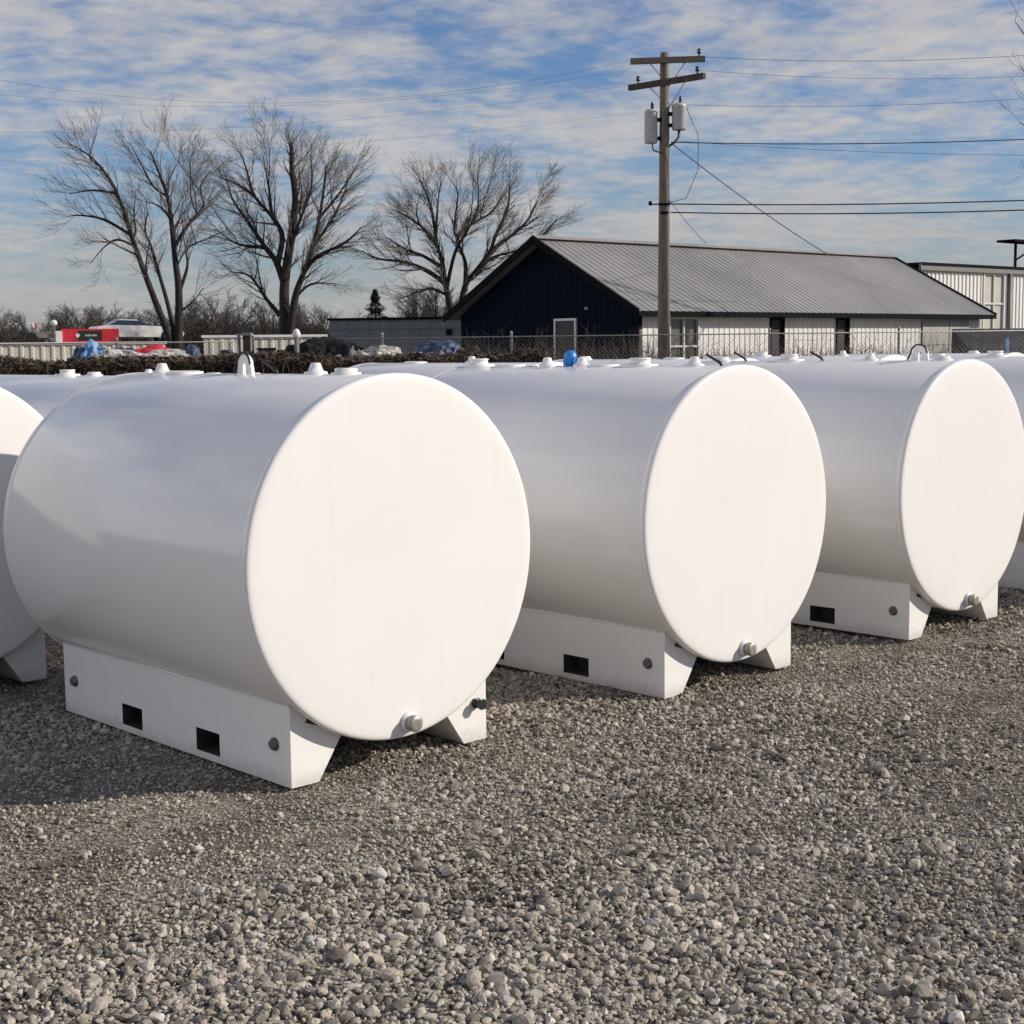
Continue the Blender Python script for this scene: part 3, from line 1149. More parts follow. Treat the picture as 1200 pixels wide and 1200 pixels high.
def fence(xa, xb, ztop, label, rz=0.0):
    o = empty('chain_link_fence', (xa, FY, 0), rz)
    tag(o, label, 'fence')
    L = xb - xa
    m = MB()
    step = 0.11
    n = int((L + ztop) / step)
    r = 0.0022
    for k in range(n):
        for s_ in (1, -1):
            x0_ = k * step - ztop if s_ == 1 else k * step
            z0_, z1_ = 0.05, ztop
            x1_ = x0_ + s_ * (z1_ - z0_)
            # clip to the bay
            if x0_ < 0 and x1_ < 0 or x0_ > L and x1_ > L:
                continue
            pa, pb = [x0_, z0_], [x1_, z1_]
            for p, q in ((pa, pb), (pb, pa)):
                if p[0] < 0:
                    t = (0 - p[0]) / (q[0] - p[0]); p[1] += (q[1] - p[1]) * t; p[0] = 0
                if p[0] > L:
                    t = (L - p[0]) / (q[0] - p[0]); p[1] += (q[1] - p[1]) * t; p[0] = L
            m.tube([(pa[0], s_ * r, pa[1]), (pb[0], s_ * r, pb[1])], r, 3, False)
    m.build('mesh', M['galv'], o, recalc=False)
    m = MB()
    m.tube([(0, 0, ztop), (L, 0, ztop)], 0.015, 8)
    m.build('top_rail', M['galv'], o)
    k = int(L / 2.75)
    post = None
    for i in range(k + 1):
        if post is None:
            m = MB()
            m.tube([(0, 0.035, 0), (0, 0.035, ztop + 0.06)], 0.030, 8)
            m.lathe([(0.034, ztop + 0.06), (0.036, ztop + 0.09), (0.022, ztop + 0.13), (0.006, ztop + 0.145)], 10, 'Z', (0, 0.035, 0))
            post = m.build('post', M['galv'], o)
            p = post
        else:
            p = post.copy()
            COL.objects.link(p)
            p.parent = o
        p.location = (L * i / k, 0, 0)
    return o


fence(-15.5, -6.6, 2.12, 'chain-link fence on the left in front of the cream panel wall')
fence(-6.25, 12.6, 2.16, 'long chain-link fence in front of the navy and white building')
gp = empty('gate_post', (-6.42, 35.6, 0), 0)
tag(gp, 'thick dark gate post with a pale pipe beside it, left of the taller cream wall', 'post')
m = MB()
m.box((0.10, 0, 1.13), (0.17, 0.17, 2.26))
m.build('timber', M['wood_dark'], gp)
m = MB()
m.tube([(-0.10, 0, 0), (-0.10, 0, 2.30)], 0.04, 8)
m.build('pipe', M['galv'], gp)
m = MB()
m.box((0.10, -0.01, 2.29), (0.24, 0.24, 0.07))
m.build('cap', M['galv'], gp)
kp = empty('bollard', (-4.78, 33.2, 0), 0)
tag(kp, 'slim grey post with a white knob before the taller cream wall', 'post')
m = MB()
m.tube([(0, 0, 0), (0, 0, 2.16)], 0.055, 10)
m.build('stem', M['trim_grey'], kp)
m = MB()
m.lathe([(0.05, 2.16), (0.085, 2.19), (0.09, 2.26), (0.06, 2.34), (0.02, 2.37)], 14, 'Z')
m.build('knob', M['white'], kp)


# ------------------------------------------------------------------ dead brush and weeds
def brush_mass(x0, x1, y0, y1, h, n):
    m = MB()
    R_ = random.Random(5)
    for _ in range(n):
        x, y = R_.uniform(x0, x1), R_.uniform(y0, y1)
        top = h * (0.95 + 0.035 * math.sin(x * 1.9) * math.sin(x * 0.7 + 1) + R_.uniform(-0.05, 0.03))
        z = top * (1 - R_.random() ** 2.2)
        a = R_.uniform(0, 6.28)
        l = R_.uniform(0.03, 0.12)
        wd = R_.uniform(0.008, 0.03)
        d = Vector((math.cos(a), math.sin(a), R_.uniform(-0.8, 1.0))).normalized() * l
        s_ = Vector((-math.sin(a), math.cos(a), R_.uniform(-1, 1))).normalized() * wd
        c = Vector((x, y, max(z, 0.03)))
        m.add([c - d, c + s_, c + d, c - s_], [(0, 1, 2, 3)])
    for _ in range(n // 12):
        x, y = R_.uniform(x0, x1), R_.uniform(y0, y1)
        p = Vector((x, y, 0))
        pts = [p]
        for k in range(4):
            p = p + Vector((R_.uniform(-.14, .14), R_.uniform(-.14, .14), h * R_.uniform(.17, .255)))
            pts.append(p)
        m.tube(pts, [0.012, 0.011, 0.009, 0.007, 0.004], 3, False)
    return m


b_ = brush_mass(-9.6, 0.6, 23.6, 25.6, 1.84, 60000).build('brush', M['brush'], recalc=False)
tag(b_, 'low brown tangle of dead brush behind the tanks on the left', 'brush', kind='stuff')

R_ = random.Random(9)
m = MB()
for _ in range(1500):
    x = R_.uniform(-2.4, 12.4)
    y = FY + R_.uniform(0.15, 0.9)
    hgt = R_.uniform(1.5, 2.15) if R_.random() < 0.94 else R_.uniform(2.1, 2.6)
    if x > 3.6:
        hgt *= 0.88 if R_.random() < 0.9 else 1.0
    lean = R_.uniform(-0.5, 0.5)
    p = [(x, y, 0), (x + lean * 0.3, y, hgt * 0.5), (x + lean, y + R_.uniform(-.2, .2), hgt)]
    m.tube(p, [0.010, 0.008, 0.003], 3, False)
    for k in range(3):
        t = R_.uniform(0.5, 0.95)
        q = Vector(p[1]).lerp(Vector(p[2]), (t - 0.5) * 2)
        m.tube([q, q + Vector((R_.uniform(-.35, .35), R_.uniform(-.1, .1), R_.uniform(0.0, .3)))], [0.006, 0.002], 3, False)
wd_ = m.build('weeds', M['weed'], recalc=False)
tag(wd_, 'thin dry weeds growing along the chain-link fence', 'weeds', kind='stuff')


# ------------------------------------------------------------------ yard clutter beyond the brush
def lump(seed, sx, sy, sz, rough=0.25, sub=4):
    """crumpled heap with a flat foot"""
    bm = bmesh.new()
    bmesh.ops.create_icosphere(bm, subdivisions=sub, radius=1.0)
    o = Vector((seed * 3.1, seed * 1.7, seed))
    for v in bm.verts:
        n1 = mnoise.noise(v.co * 1.6 + o)
        n2 = mnoise.noise(v.co * 4.7 + o)
        n3 = mnoise.noise(v.co * 11 + o)
        v.co *= 1 + rough * n1 + rough * 0.6 * n2 + rough * 0.45 * n3
        v.co = Vector((v.co.x * sx, v.co.y * sy, max(math.copysign(abs(v.co.z) ** 0.22, v.co.z), -0.02) * sz))
    mb = MB()
    bm.verts.ensure_lookup_table()
    mb.add([v.co[:] for v in bm.verts], [[q.index for q in f.verts] for f in bm.faces], False)
    bm.free()
    return mb


def heap(name, loc, parts, label, cat):
    o = empty(name, loc)
    tag(o, label, cat)
    for (pn, seed, off_, sz, mt_, rg) in parts:
        lump(seed, *sz, rough=rg).build(pn, M[mt_], o, loc=off_)
    return o


heap('tarp_bundle', (-9.58, 34, 0), [('tarp', 2, (0.05, 0, 0), (0.34, 0.35, 2.06), 'tarp_blue', 0.35), ('liner', 5, (-0.28, 0.1, 0), (0.34, 0.3, 2.0), 'bluegrey', 0.3),
     ('sheet', 8, (0.38, 0.05, 0), (0.17, 0.3, 2.0), 'white', 0.2)], 'upright bundle of blue tarps in front of the low cream wall', 'tarp')
heap('debris_pile', (-8.25, 33.4, 0), [('rubble', 3, (0, 0, 0), (1.35, 0.8, 1.93), 'rubble', 0.4), ('red_cloth', 4, (0.05, 0.25, 0.7), (0.62, 0.4, 1.33), 'red', 0.25),
     ('blue_sheet', 6, (-0.55, 0.2, 0.6), (0.42, 0.4, 1.36), 'bluegrey', 0.3), ('dark_sheet', 7, (1.05, 0.2, 0), (0.22, 0.3, 2.02), 'bluegrey', 0.2)],
     'pile of pale rubble bags with a red cloth on top', 'debris pile')
heap('debris_pile', (-4.35, 33.6, 0), [('black_tarp', 11, (0, 0, 0), (0.85, 0.5, 2.08), 'tarp_dark', 0.5), ('boards', 12, (-1.0, 0.1, 0), (0.45, 0.4, 1.86), 'rubble', 0.4)],
     'heap under crumpled black tarps next to the knobbed post', 'debris pile')
heap('debris_pile', (-3.1, 33.6, 0), [('rubble', 14, (0, 0, 0), (0.9, 0.5, 1.87), 'rubble', 0.45), ('scrap', 15, (-0.5, -0.1, 0), (0.5, 0.4, 1.90), 'grey_bin', 0.4)],
     'low heap of grey and white scrap in front of the grey shed', 'debris pile')
heap('covered_boat', (-1.62, 33.2, 0), [('cover', 21, (0.06, 0, 0.5), (0.62, 0.8, 1.55), 'bluegrey', 0.3), ('hull', 22, (-0.1, -0.1, 0), (0.78, 0.9, 1.86), 'white', 0.2),
     ('branches', 23, (0.7, -0.3, 0), (0.4, 0.3, 1.82), 'brush', 0.5)], 'white hull under a dark blue cover beside the shed corner', 'boat')
bn_ = empty('bin', (-5.45, 33.1, 0), 0.2)
tag(bn_, 'square grey bin with a blue side behind the brush', 'bin')
m = MB()
m.box((0, 0, 0.95), (0.36, 0.36, 1.9))
m.build('body', M['grey_bin'], bn_)
m = MB()
m.box((-0.02, -0.19, 1.70), (0.2, 0.02, 0.30))
m.build('panel', M['tarp_blue'], bn_)
m = MB()
m.box((0, 0, 1.925), (0.42, 0.42, 0.05))
m.build('lid', M['trim_dark'], bn_)
bk = empty('drum', (-6.36, 33.2, 0), 0)
tag(bk, 'small dark drum in front of the taller cream wall', 'drum')
m = MB()
m.lathe([(0.13, 0), (0.135, 0.5), (0.13, 0.9), (0.135, 1.3), (0.125, 1.84)], 16, 'Z')
m.build('body', M['grey_bin'], bk)
m = MB()
m.lathe([(0.14, 1.84), (0.145, 1.90), (0.10, 1.92)], 16, 'Z')
m.build('lid', M['black'], bk)

# car hauler far behind the low wall
hl = empty('car_trailer', (-21.6, 74.2, 0), 0.42)
tag(hl, 'long low flatbed trailer beyond the cream wall carrying a white car and red board', 'trailer')
m = MB()
m.box((0, 0, 2.30), (8.2, 2.2, 0.22))
for k in range(9):
    m.box((-3.9 + k * 0.97, -1.12, 2.30), (0.08, 0.05, 0.28))
m.build('deck', M['trim_dark'], hl)
m = MB()
m.box((0, 0, 2.05), (7.6, 0.3, 0.30))
m.box((0, 0.6, 1.1), (0.2, 0.2, 2.0))
m.box((-3.4, 0, 1.0), (0.2, 0.2, 2.0))
m.box((3.4, 0, 1.0), (0.2, 0.2, 2.0))
m.build('chassis', M['trim_dark'], hl)
for xx in (-2.4, -1.2, 1.6, 2.8):
    m = MB()
    m.lathe([(0.3, -0.14), (0.52, -0.12), (0.52, 0.12), (0.3, 0.14)], 20, 'Y', (xx, -0.95, 0.52))
    m.build('wheel', M['black'], hl)

bd = empty('sign_board', (-20.70, 73.15, 2.42), 0.45)
tag(bd, 'red board with a black lettered middle panel on the trailer deck', 'sign')
m = MB()
m.box((0, 0, 0.36), (2.75, 0.06, 0.64))
m.build('board', M['red'], bd)
m = MB()
m.box((-0.02, -0.035, 0.36), (1.15, 0.02, 0.48))
pnl = m.build('panel', M['black'], bd)
m = MB()
for k, (wd2, gp2) in enumerate(((0.07, 0), (0.05, 0.1), (0.08, 0.19), (0.05, 0.3), (0.07, 0.38), (0.06, 0.48))):
    m.box((-0.22 + gp2, -0.05, 0.36), (wd2, 0.012, 0.09))
m.build('lettering', M['trafo'], pnl)
m = MB()
m.lathe([(0.12, -0.012), (0.12, 0.012)], 4, 'Y', (-0.62, -0.04, 0.36), False)
m.build('emblem', M['white'], bd)
m = MB()
m.box((-1.52, 0, 0.30), (0.3, 0.3, 0.56))
m.build('end_post', M['white'], bd)


def car_profile(m, prof, w_):
    """side outline (x, z) extruded across y with rounded shoulders"""
    n = len(prof)
    rows = [(-w_ / 2, 0.90), (-w_ / 2 * 0.93, 1.0), (w_ / 2 * 0.93, 1.0), (w_ / 2, 0.90)]
    cx = sum(p[0] for p in prof) / n
    cz = sum(p[1] for p in prof) / n
    vs = []
    for y, s_ in rows:
        for x, z in prof:
            vs.append((cx + (x - cx) * (0.985 if s_ < 1 else 1), y, cz + (z - cz) * s_))
    fs = []
    for r in range(3):
        for k in range(n):
            k2 = (k + 1) % n
            fs.append((r * n + k, r * n + k2, (r + 1) * n + k2, (r + 1) * n + k))
    fs.append(tuple(range(n)))
    fs.append(tuple(3 * n + k for k in range(n)))
    m.add(vs, fs, False)


cr = empty('car', (-18.95, 75.2, 2.41), 0.50)
tag(cr, 'white car with a blue windscreen standing on the trailer deck by the twin trunks', 'car')
m = MB()
car_profile(m, [(-2.2, 0.28), (2.15, 0.22), (2.25, 0.45), (2.1, 0.70), (1.1, 0.80), (0.35, 0.84), (-1.4, 0.88), (-2.15, 0.82), (-2.28, 0.5)], 1.7)
m.build('body', M['white'], cr)
m = MB()
car_profile(m, [(-1.6, 0.86), (0.80, 0.81), (-0.05, 1.10), (-1.0, 1.13)], 1.42)
m.build('cabin_glass', M['glass_car'], cr)
m = MB()
car_profile(m, [(-1.05, 1.12), (-0.04, 1.09), (-0.1, 1.15), (-0.95, 1.18)], 1.3)
m.build('roof', M['white'], cr)
for xx in (-1.4, 1.35):
    for yy_ in (-0.78, 0.78):
        m = MB()
        m.lathe([(0.17, -0.1), (0.31, -0.09), (0.31, 0.09), (0.17, 0.1)], 20, 'Y', (xx, yy_, 0.31))
        wh = m.build('wheel', M['black'], cr)
        m = MB()
        m.lathe([(0.06, -0.105), (0.17, -0.1), (0.17, 0.1), (0.06, 0.105)], 16, 'Y', (xx, yy_, 0.31))
        m.build('rim', M['steel'], wh)

wi = empty('winch_machine', (-23.1, 73.3, 2.41), 0.4)
tag(wi, 'dark winch machine with two white and red lamps at the left end of the trailer', 'machine')
m = MB()
m.box((0, 0, 0.42), (1.3, 0.8, 0.30))
m.box((0.35, 0, 0.15), (0.5, 0.7, 0.3))
m.lathe([(0.22, -0.4), (0.22, 0.4)], 18, 'Y', (0.45, 0, 0.32))
m.build('frame', M['grey_bin'], wi)
m = MB()
m.lathe([(0.30, -0.12), (0.36, -0.1), (0.36, 0.1), (0.30, 0.12)], 20, 'Y', (-0.55, -0.3, 0.2))
m.build('drum', M['black'], wi)
for xx, zz, mm in ((-0.42, 0.86, 'white'), (0.55, 1.0, 'white')):
    m = MB()
    m.lathe([(0.05, -0.15), (0.15, -0.12), (0.17, 0.02), (0.12, 0.1)], 14, 'Y', (xx, 0, zz))
    lp = m.build('lamp', M[mm], wi)
    m = MB()
    m.tube([(xx, 0, zz - 0.1), (xx, 0, 0.5)], 0.05, 6)
    m.build('bracket', M['grey_bin'], lp)
m = MB()
m.box((-0.32, -0.05, 0.88), (0.09, 0.2, 0.26))
m.build('lamp_stripe', M['red'], wi)

# ------------------------------------------------------------------ bare trees
def tube_fast(V, F, pts, rad, n):
    """append an open tapered tube; numpy-free and quick"""
    o = len(V)
    t = (pts[-1] - pts[0])
    if t.length < 1e-6:
        return
    t.normalize()
    a = t.cross(Vector((0.31, 0.95, 0.05)))
    if a.length < 0.05:
        a = t.cross(Vector((1, 0, 0)))
    a.normalize()
    b2 = t.cross(a)
    cs = [(math.cos(6.28318 * k / n), math.sin(6.28318 * k / n)) for k in range(n)]
    for p, r in zip(pts, rad):
        for c, s_ in cs:
            V.append((p.x + (a.x * c + b2.x * s_) * r, p.y + (a.y * c + b2.y * s_) * r, p.z + (a.z * c + b2.z * s_) * r))
    for i in range(len(pts) - 1):
        for k in range(n):
            k2 = (k + 1) % n
            F.append((o + i * n + k, o + i * n + k2, o + (i + 1) * n + k2, o + (i + 1) * n + k))


def resample(pts, k):
    """smooth Catmull-Rom resampling"""
    out = []
    P = [pts[0]] + pts + [pts[-1]]
    for i in range(1, len(P) - 2):
        for j in range(k):
            t = j / k
            p0, p1, p2, p3 = P[i - 1], P[i], P[i + 1], P[i + 2]
            out.append(0.5 * ((2 * p1) + (p2 - p0) * t + (2 * p0 - 5 * p1 + 4 * p2 - p3) * t * t + (3 * p1 - p0 - 3 * p2 + p3) * t ** 3))
    out.append(pts[-1])
    return out


def sprout(V, F, RN, pts, rad, level, maxlev, dens, up, rmin, ctr):
    """children along a branch, recursively"""
    L = sum((b3 - a3).length for a3, b3 in zip(pts[:-1], pts[1:]))
    n = max(2, int(L * dens[level - 1]))
    for c in range(n):
        t = (0.22 if level == 1 else 0.15) + (0.83 if level == 1 else 0.85) * (c + RN.random()) / n
        t = min(t, 0.995)
        q = t * (len(pts) - 1)
        i = min(int(q), len(pts) - 2)
        p = pts[i].lerp(pts[i + 1], q - i)
        r0 = (rad[i] * (1 - (q - i)) + rad[i + 1] * (q - i)) * RN.uniform(0.34, 0.5)
        r0 = min(max(r0, rmin), 0.05 if level == 1 else 0.024)
        tg = (pts[i + 1] - pts[i]).normalized()
        ln = {1: RN.uniform(0.9, 2.0), 2: RN.uniform(0.5, 1.05), 3: RN.uniform(0.24, 0.52), 4: RN.uniform(0.15, 0.3)}[level]
        ln *= (1.15 - 0.5 * t)
        ax = Vector((RN.gauss(0, 1), RN.gauss(0, 1), RN.gauss(0, 1)))
        side = tg.cross(ax)
        if side.length < 1e-3:
            continue
        side.normalize()
        out = (p - ctr)
        out.z *= 0.3
        if out.length > 0.1 and side.dot(out) < 0 and RN.random() < 0.65:
            side = -side
        ang = RN.uniform(0.35, 0.85)
        d = tg * math.cos(ang) + side * math.sin(ang)
        bp, br = [p], [r0]
        steps = 4 if level < 3 else 3
        cur = p
        for s_ in range(steps):
            d = (d + Vector((RN.gauss(0, .13), RN.gauss(0, .13), RN.gauss(0, .10) + up))).normalized()
            cur = cur + d * (ln / steps)
            bp.append(cur)
            br.append(max(r0 * (1 - 0.72 * (s_ + 1) / steps), rmin * 0.55))
        tube_fast(V, F, bp, br, 4 if level == 1 else 3)
        if level < maxlev:
            sprout(V, F, RN, bp, br, level + 1, maxlev, dens, up, rmin, ctr)


def to_obj(V, F, name, material, parent):
    me = bpy.data.meshes.new(name)
    me.from_pydata(V, [], F)
    me.polygons.foreach_set('use_smooth', [True] * len(F))
    me.materials.append(material)
    o = bpy.data.objects.new(name, me)
    COL.objects.link(o)
    o.parent = parent
    return o


ELM_A = [
    (0.17, 0.04, [(-0.22, 2.01), (-0.39, 2.96), (-0.82, 4.32), (-1.42, 6.35), (-1.77, 7.69), (-2.06, 8.89), (-2.49, 10.09), (-3.25, 11.15), (-4.03, 11.75)]),
    (0.13, 0.04, [(-0.02, 2.01), (-0.12, 2.83), (-0.41, 4.18), (-0.9, 5.81), (-1.26, 7.02), (-1.63, 7.95), (-1.52, 8.88)]),
    (0.19, 0.04, [(0.16, 2.01), (0.26, 4.85), (0.14, 6.33), (0.01, 8.2), (-0.15, 9.53), (-0.45, 10.46), (-0.94, 11.78)]),
    (0.08, 0.02, [(0.17, 7.13), (0.82, 8.19), (1.53, 9.11), (1.36, 10.04), (1.86, 10.83)]),
    (0.08, 0.02, [(0.26, 4.71), (0.68, 6.06), (0.67, 6.99), (1.61, 7.45), (2.3, 7.78)]),
    (0.07, 0.02, [(-1.75, 7.56), (-2.97, 8.3), (-4.04, 8.51), (-4.72, 8.46)]),
    (0.06, 0.02, [(-1.6, 7.02), (-2.47, 7.36), (-3.16, 7.04), (-3.87, 6.31)]),
    (0.06, 0.02, [(-2.31, 9.56), (-3.45, 9.7), (-4.54, 9.52)]),
    (0.05, 0.02, [(-0.15, 9.53), (-0.87, 10.07), (-1.49, 11.26), (-2.0, 12.19)]),
    (0.05, 0.02, [(0.01, 8.33), (-0.5, 9.01), (-1.17, 9.28)]),
    (0.05, 0.015, [(-2.86, 10.75), (-3.51, 11.29), (-3.19, 12.47)]),
    (0.05, 0.02, [(0.22, 3.77), (0.95, 4.3), (1.52, 4.97)]),
]
ELM_B = [
    (0.3, 0.12, [(-0.02, 1.82), (-0.04, 3.41), (-0.07, 5.13), (0.26, 7.56), (0.45, 9.26), (0.28, 10.81), (0.25, 12.21)]),
    (0.16, 0.03, [(-0.07, 5.13), (-0.5, 6.28), (-1.06, 7.0), (-2.03, 8.44), (-2.71, 9.43), (-3.1, 10.71)]),
    (0.14, 0.03, [(-0.43, 6.14), (-0.18, 7.56), (-0.72, 8.56), (-1.56, 9.56), (-1.95, 10.84), (-2.21, 11.68)]),
    (0.22, 0.04, [(0.18, 2.25), (0.53, 4.41), (1.0, 5.69), (1.55, 7.12), (2.04, 9.38), (2.22, 10.79)]),
    (0.12, 0.03, [(1.0, 5.69), (1.67, 6.4), (3.14, 7.1), (3.95, 7.8)]),
    (0.11, 0.03, [(-0.32, 3.63), (-0.99, 4.43), (-1.83, 5.58), (-2.84, 5.81)]),
    (0.1, 0.03, [(0.05, 6.28), (0.55, 7.84), (1.33, 9.95), (1.3, 11.5)]),
    (0.09, 0.02, [(-1.06, 7.0), (-2.36, 7.16), (-3.35, 7.81)]),
    (0.09, 0.02, [(1.39, 6.83), (2.59, 8.52), (3.36, 10.49)]),
    (0.08, 0.02, [(-1.56, 9.56), (-2.4, 10.14), (-3.39, 10.57)]),
    (0.07, 0.02, [(0.53, 4.41), (1.35, 5.12), (2.65, 5.1)]),
    (0.08, 0.02, [(-0.69, 8.56), (-0.82, 9.98), (-1.06, 11.53)]),
    (0.07, 0.02, [(1.79, 8.25), (2.9, 9.51), (3.8, 10.77)]),
]
ELM_C = [
    (0.22, 0.05, [(-0.19, 3.2), (-0.18, 4.1), (-0.48, 5.6), (-0.65, 6.98), (-0.89, 7.78), (-1.2, 9.94), (-1.77, 11.41)]),
    (0.13, 0.03, [(-0.48, 5.6), (-1.47, 6.3), (-2.76, 6.81), (-4.16, 6.98), (-5.15, 7.43)]),
    (0.1, 0.03, [(-0.76, 6.59), (-1.75, 7.2), (-2.74, 7.6), (-3.83, 8.3)]),
    (0.1, 0.03, [(-0.89, 7.78), (-1.92, 8.97), (-3.2, 9.77)]),
    (0.2, 0.05, [(0.19, 3.2), (0.41, 4.39), (0.73, 5.58), (1.44, 6.47), (2.16, 7.45), (2.47, 8.33), (3.19, 9.89), (3.3, 11.16)]),
    (0.13, 0.04, [(0.67, 5.19), (0.7, 6.77), (0.27, 8.16), (0.88, 8.84), (2.29, 9.71), (2.9, 10.68)]),
    (0.1, 0.03, [(2.16, 7.45), (3.27, 8.22), (4.27, 9.09), (4.88, 10.16)]),
    (0.09, 0.03, [(1.24, 6.07), (2.25, 7.05), (3.56, 7.43), (4.56, 7.91)]),
    (0.08, 0.03, [(-0.34, 4.9), (-1.28, 5.31), (-2.09, 5.12), (-3.1, 4.73)]),
    (0.08, 0.03, [(0.32, 8.06), (0.08, 8.75), (0.31, 10.71), (0.02, 11.39)]),
    (0.1, 0.03, [(-0.38, 5.4), (0.15, 7.37), (0.87, 8.54), (1.49, 9.91), (1.51, 11.57)]),
    (0.09, 0.03, [(3.04, 6.35), (4.26, 7.37), (5.27, 8.39), (6.07, 9.27)]),
    (0.07, 0.02, [(-0.93, 8.17), (-0.8, 9.94), (-0.58, 11.3)]),
]


def big_tree(x, y, limbs, label, seed, size=1.0, dens=(4.5, 5.2, 5.0), up=0.09, rmin=0.0060, extra=7, zroot=2.0, spread=0.24):
    RN = random.Random(seed)
    limbs = [(r0, r1, [(px * size, 2.4 + (pz - 2.4) * size if pz > 2.4 else pz) for px, pz in pl]) for r0, r1, pl in limbs]
    t = empty('bare_tree', (x, y, 0))
    tag(t, label, 'tree', 'large bare trees beyond the yard')
    V, F = [], []          # trunk and limbs
    Vc, Fc = [], []        # crown
    allz = [p[1] for l in limbs for p in l[2]]
    top = max(allz)
    ctr = Vector((0, 0, top * 0.55))
    paths, prad = [], []
    limbs = [(r0 * 1.2, r1 * 0.75, pl) for r0, r1, pl in limbs]
    for k, (r0, r1, pl) in enumerate(limbs):
        dy = RN.uniform(-spread, spread)
        first = pl[0]
        pts = []
        # start where the parent limb already is
        y0 = 0.0
        if paths and k > 0:
            best = min(((Vector((first[0], 0, first[1])) - Vector((q.x, 0, q.z))).length, q.y) for P in paths for q in P)
            if best[0] < 0.6:
                y0 = best[1]
        acc = 0.0
        prev = first
        for (px, pz) in pl:
            acc += math.hypot(px - prev[0], pz - prev[1])
            prev = (px, pz)
            pts.append(Vector((px, y0 + dy * acc, pz)))
        if pts[0].z < zroot + 1.4 and r0 > 0.12:
            foot = Vector((pts[0].x * 0.35, pts[0].y, -0.15))
            pts = [foot] + pts
        pts = resample(pts, 4)
        n = len(pts)
        rr = [r0 + (r1 - r0) * (i / (n - 1)) ** 0.8 for i in range(n)]
        if pts[0].z < 0:
            rr[0] *= 1.5
            rr[1] *= 1.2
        paths.append(pts)
        prad.append(rr)
        tube_fast(V, F, pts, rr, 8)
        sprout(Vc, Fc, RN, [p for p in pts if p.z > zroot + 1.2] or pts, rr[-len([p for p in pts if p.z > zroot + 1.2] or pts):], 1, 3, dens, up, rmin, ctr)
    # limbs growing towards and away from the viewer fill the crown's depth
    for k in range(extra):
        kk = RN.choice([i for i in range(len(limbs)) if limbs[i][0] >= 0.09] or [0])
        P = paths[kk]
        qi = int(len(P) * RN.uniform(0.35, 0.7))
        q = P[qi]
        a = RN.choice((-1, 1)) * RN.uniform(0.9, 2.2)
        d = Vector((math.cos(a) * 0.7, math.sin(a), RN.uniform(0.5, 1.1))).normalized()
        pts, cur = [q], q
        for s_ in range(6):
            d = (d + Vector((RN.gauss(0, .12), RN.gauss(0, .12), 0.08))).normalized()
            cur = cur + d * RN.uniform(0.4, 0.62)
            pts.append(cur)
        rr = [min(0.06, prad[kk][qi] * 0.6) * (1 - i / 7.5) for i in range(7)]
        tube_fast(V, F, pts, rr, 6)
        sprout(Vc, Fc, RN, pts, rr, 1, 3, dens, up, rmin, ctr)
    to_obj(V, F, 'trunk', M['bark'], t)
    to_obj(Vc, Fc, 'crown', M['twig'], t)
    return t


big_tree(-14.01, 62, ELM_A, 'tall bare tree on the left with three thin leaning trunks', 1, 0.83, dens=(3.9, 4.8, 4.8))
big_tree(-10.01, 66, ELM_B, 'broad bare tree in the middle with a thick forked trunk', 2, 0.90)
big_tree(-2.81, 75, ELM_C, 'bare spreading tree half hidden behind the navy gable', 3, 0.87, rmin=0.0068)
RIGHT = [(0.11, 0.02, [(0.1, 0), (0.0, 3.0), (-0.5, 5.5), (-0.95, 7.5), (-1.45, 9.6), (-1.83, 12.0), (-2.0, 14.0)]),
         (0.03, 0.012, [(-1.0, 7.7), (-1.6, 7.9), (-2.3, 8.35)]),
         (0.03, 0.012, [(-0.8, 6.8), (-1.5, 6.9), (-2.2, 7.0)]),
         (0.03, 0.012, [(-1.2, 8.5), (-1.9, 9.1), (-2.4, 9.9)]),
         (0.03, 0.012, [(-1.5, 9.9), (-2.2, 10.5), (-2.7, 11.1)])]
big_tree(17.4, 45, RIGHT, 'slim bare tree whose twigs reach in at the right edge of the picture', 4, dens=(1.6, 3.0, 3.6), extra=2, spread=0.2, zroot=4.0)


# far woodland edge: three kinds of small bare tree and a conifer, copied with their parts
def small_tree(seed, h, w_, label, round_=False):
    RN = random.Random(seed)
    t = empty('bare_tree', (0, 0, 0))
    tag(t, label, 'tree', 'bare trees along the far edge of the land')
    V, F, Vc, Fc = [], [], [], []
    n = 9
    for k in range(n):
        a = 6.283 * k / n + RN.uniform(-.3, .3)
        tilt = RN.uniform(0.05, 0.75 if round_ else 0.5)
        d = Vector((math.cos(a) * math.sin(tilt), math.sin(a) * math.sin(tilt), math.cos(tilt)))
        cur = Vector((RN.uniform(-.15, .15), RN.uniform(-.15, .15), -0.1))
        pts = [cur]
        for s_ in range(6):
            d = (d + Vector((RN.gauss(0, .1), RN.gauss(0, .1), 0.05))).normalized()
            cur = cur + Vector((d.x * w_, d.y * w_, d.z)) * (h / 6.2)
            pts.append(cur)
        rr = [0.13 * (1 - i / 7) for i in range(7)]
        tube_fast(V, F, pts, rr, 5)
        sprout(Vc, Fc, RN, pts, rr, 1, 3, (3.2, 4.6, 4.4), 0.1, 0.016, Vector((0, 0, h * 0.5)))
    to_obj(V, F, 'trunk', M['bark'], t)
    to_obj(Vc, Fc, 'crown', M['far_twig'], t)
    return t


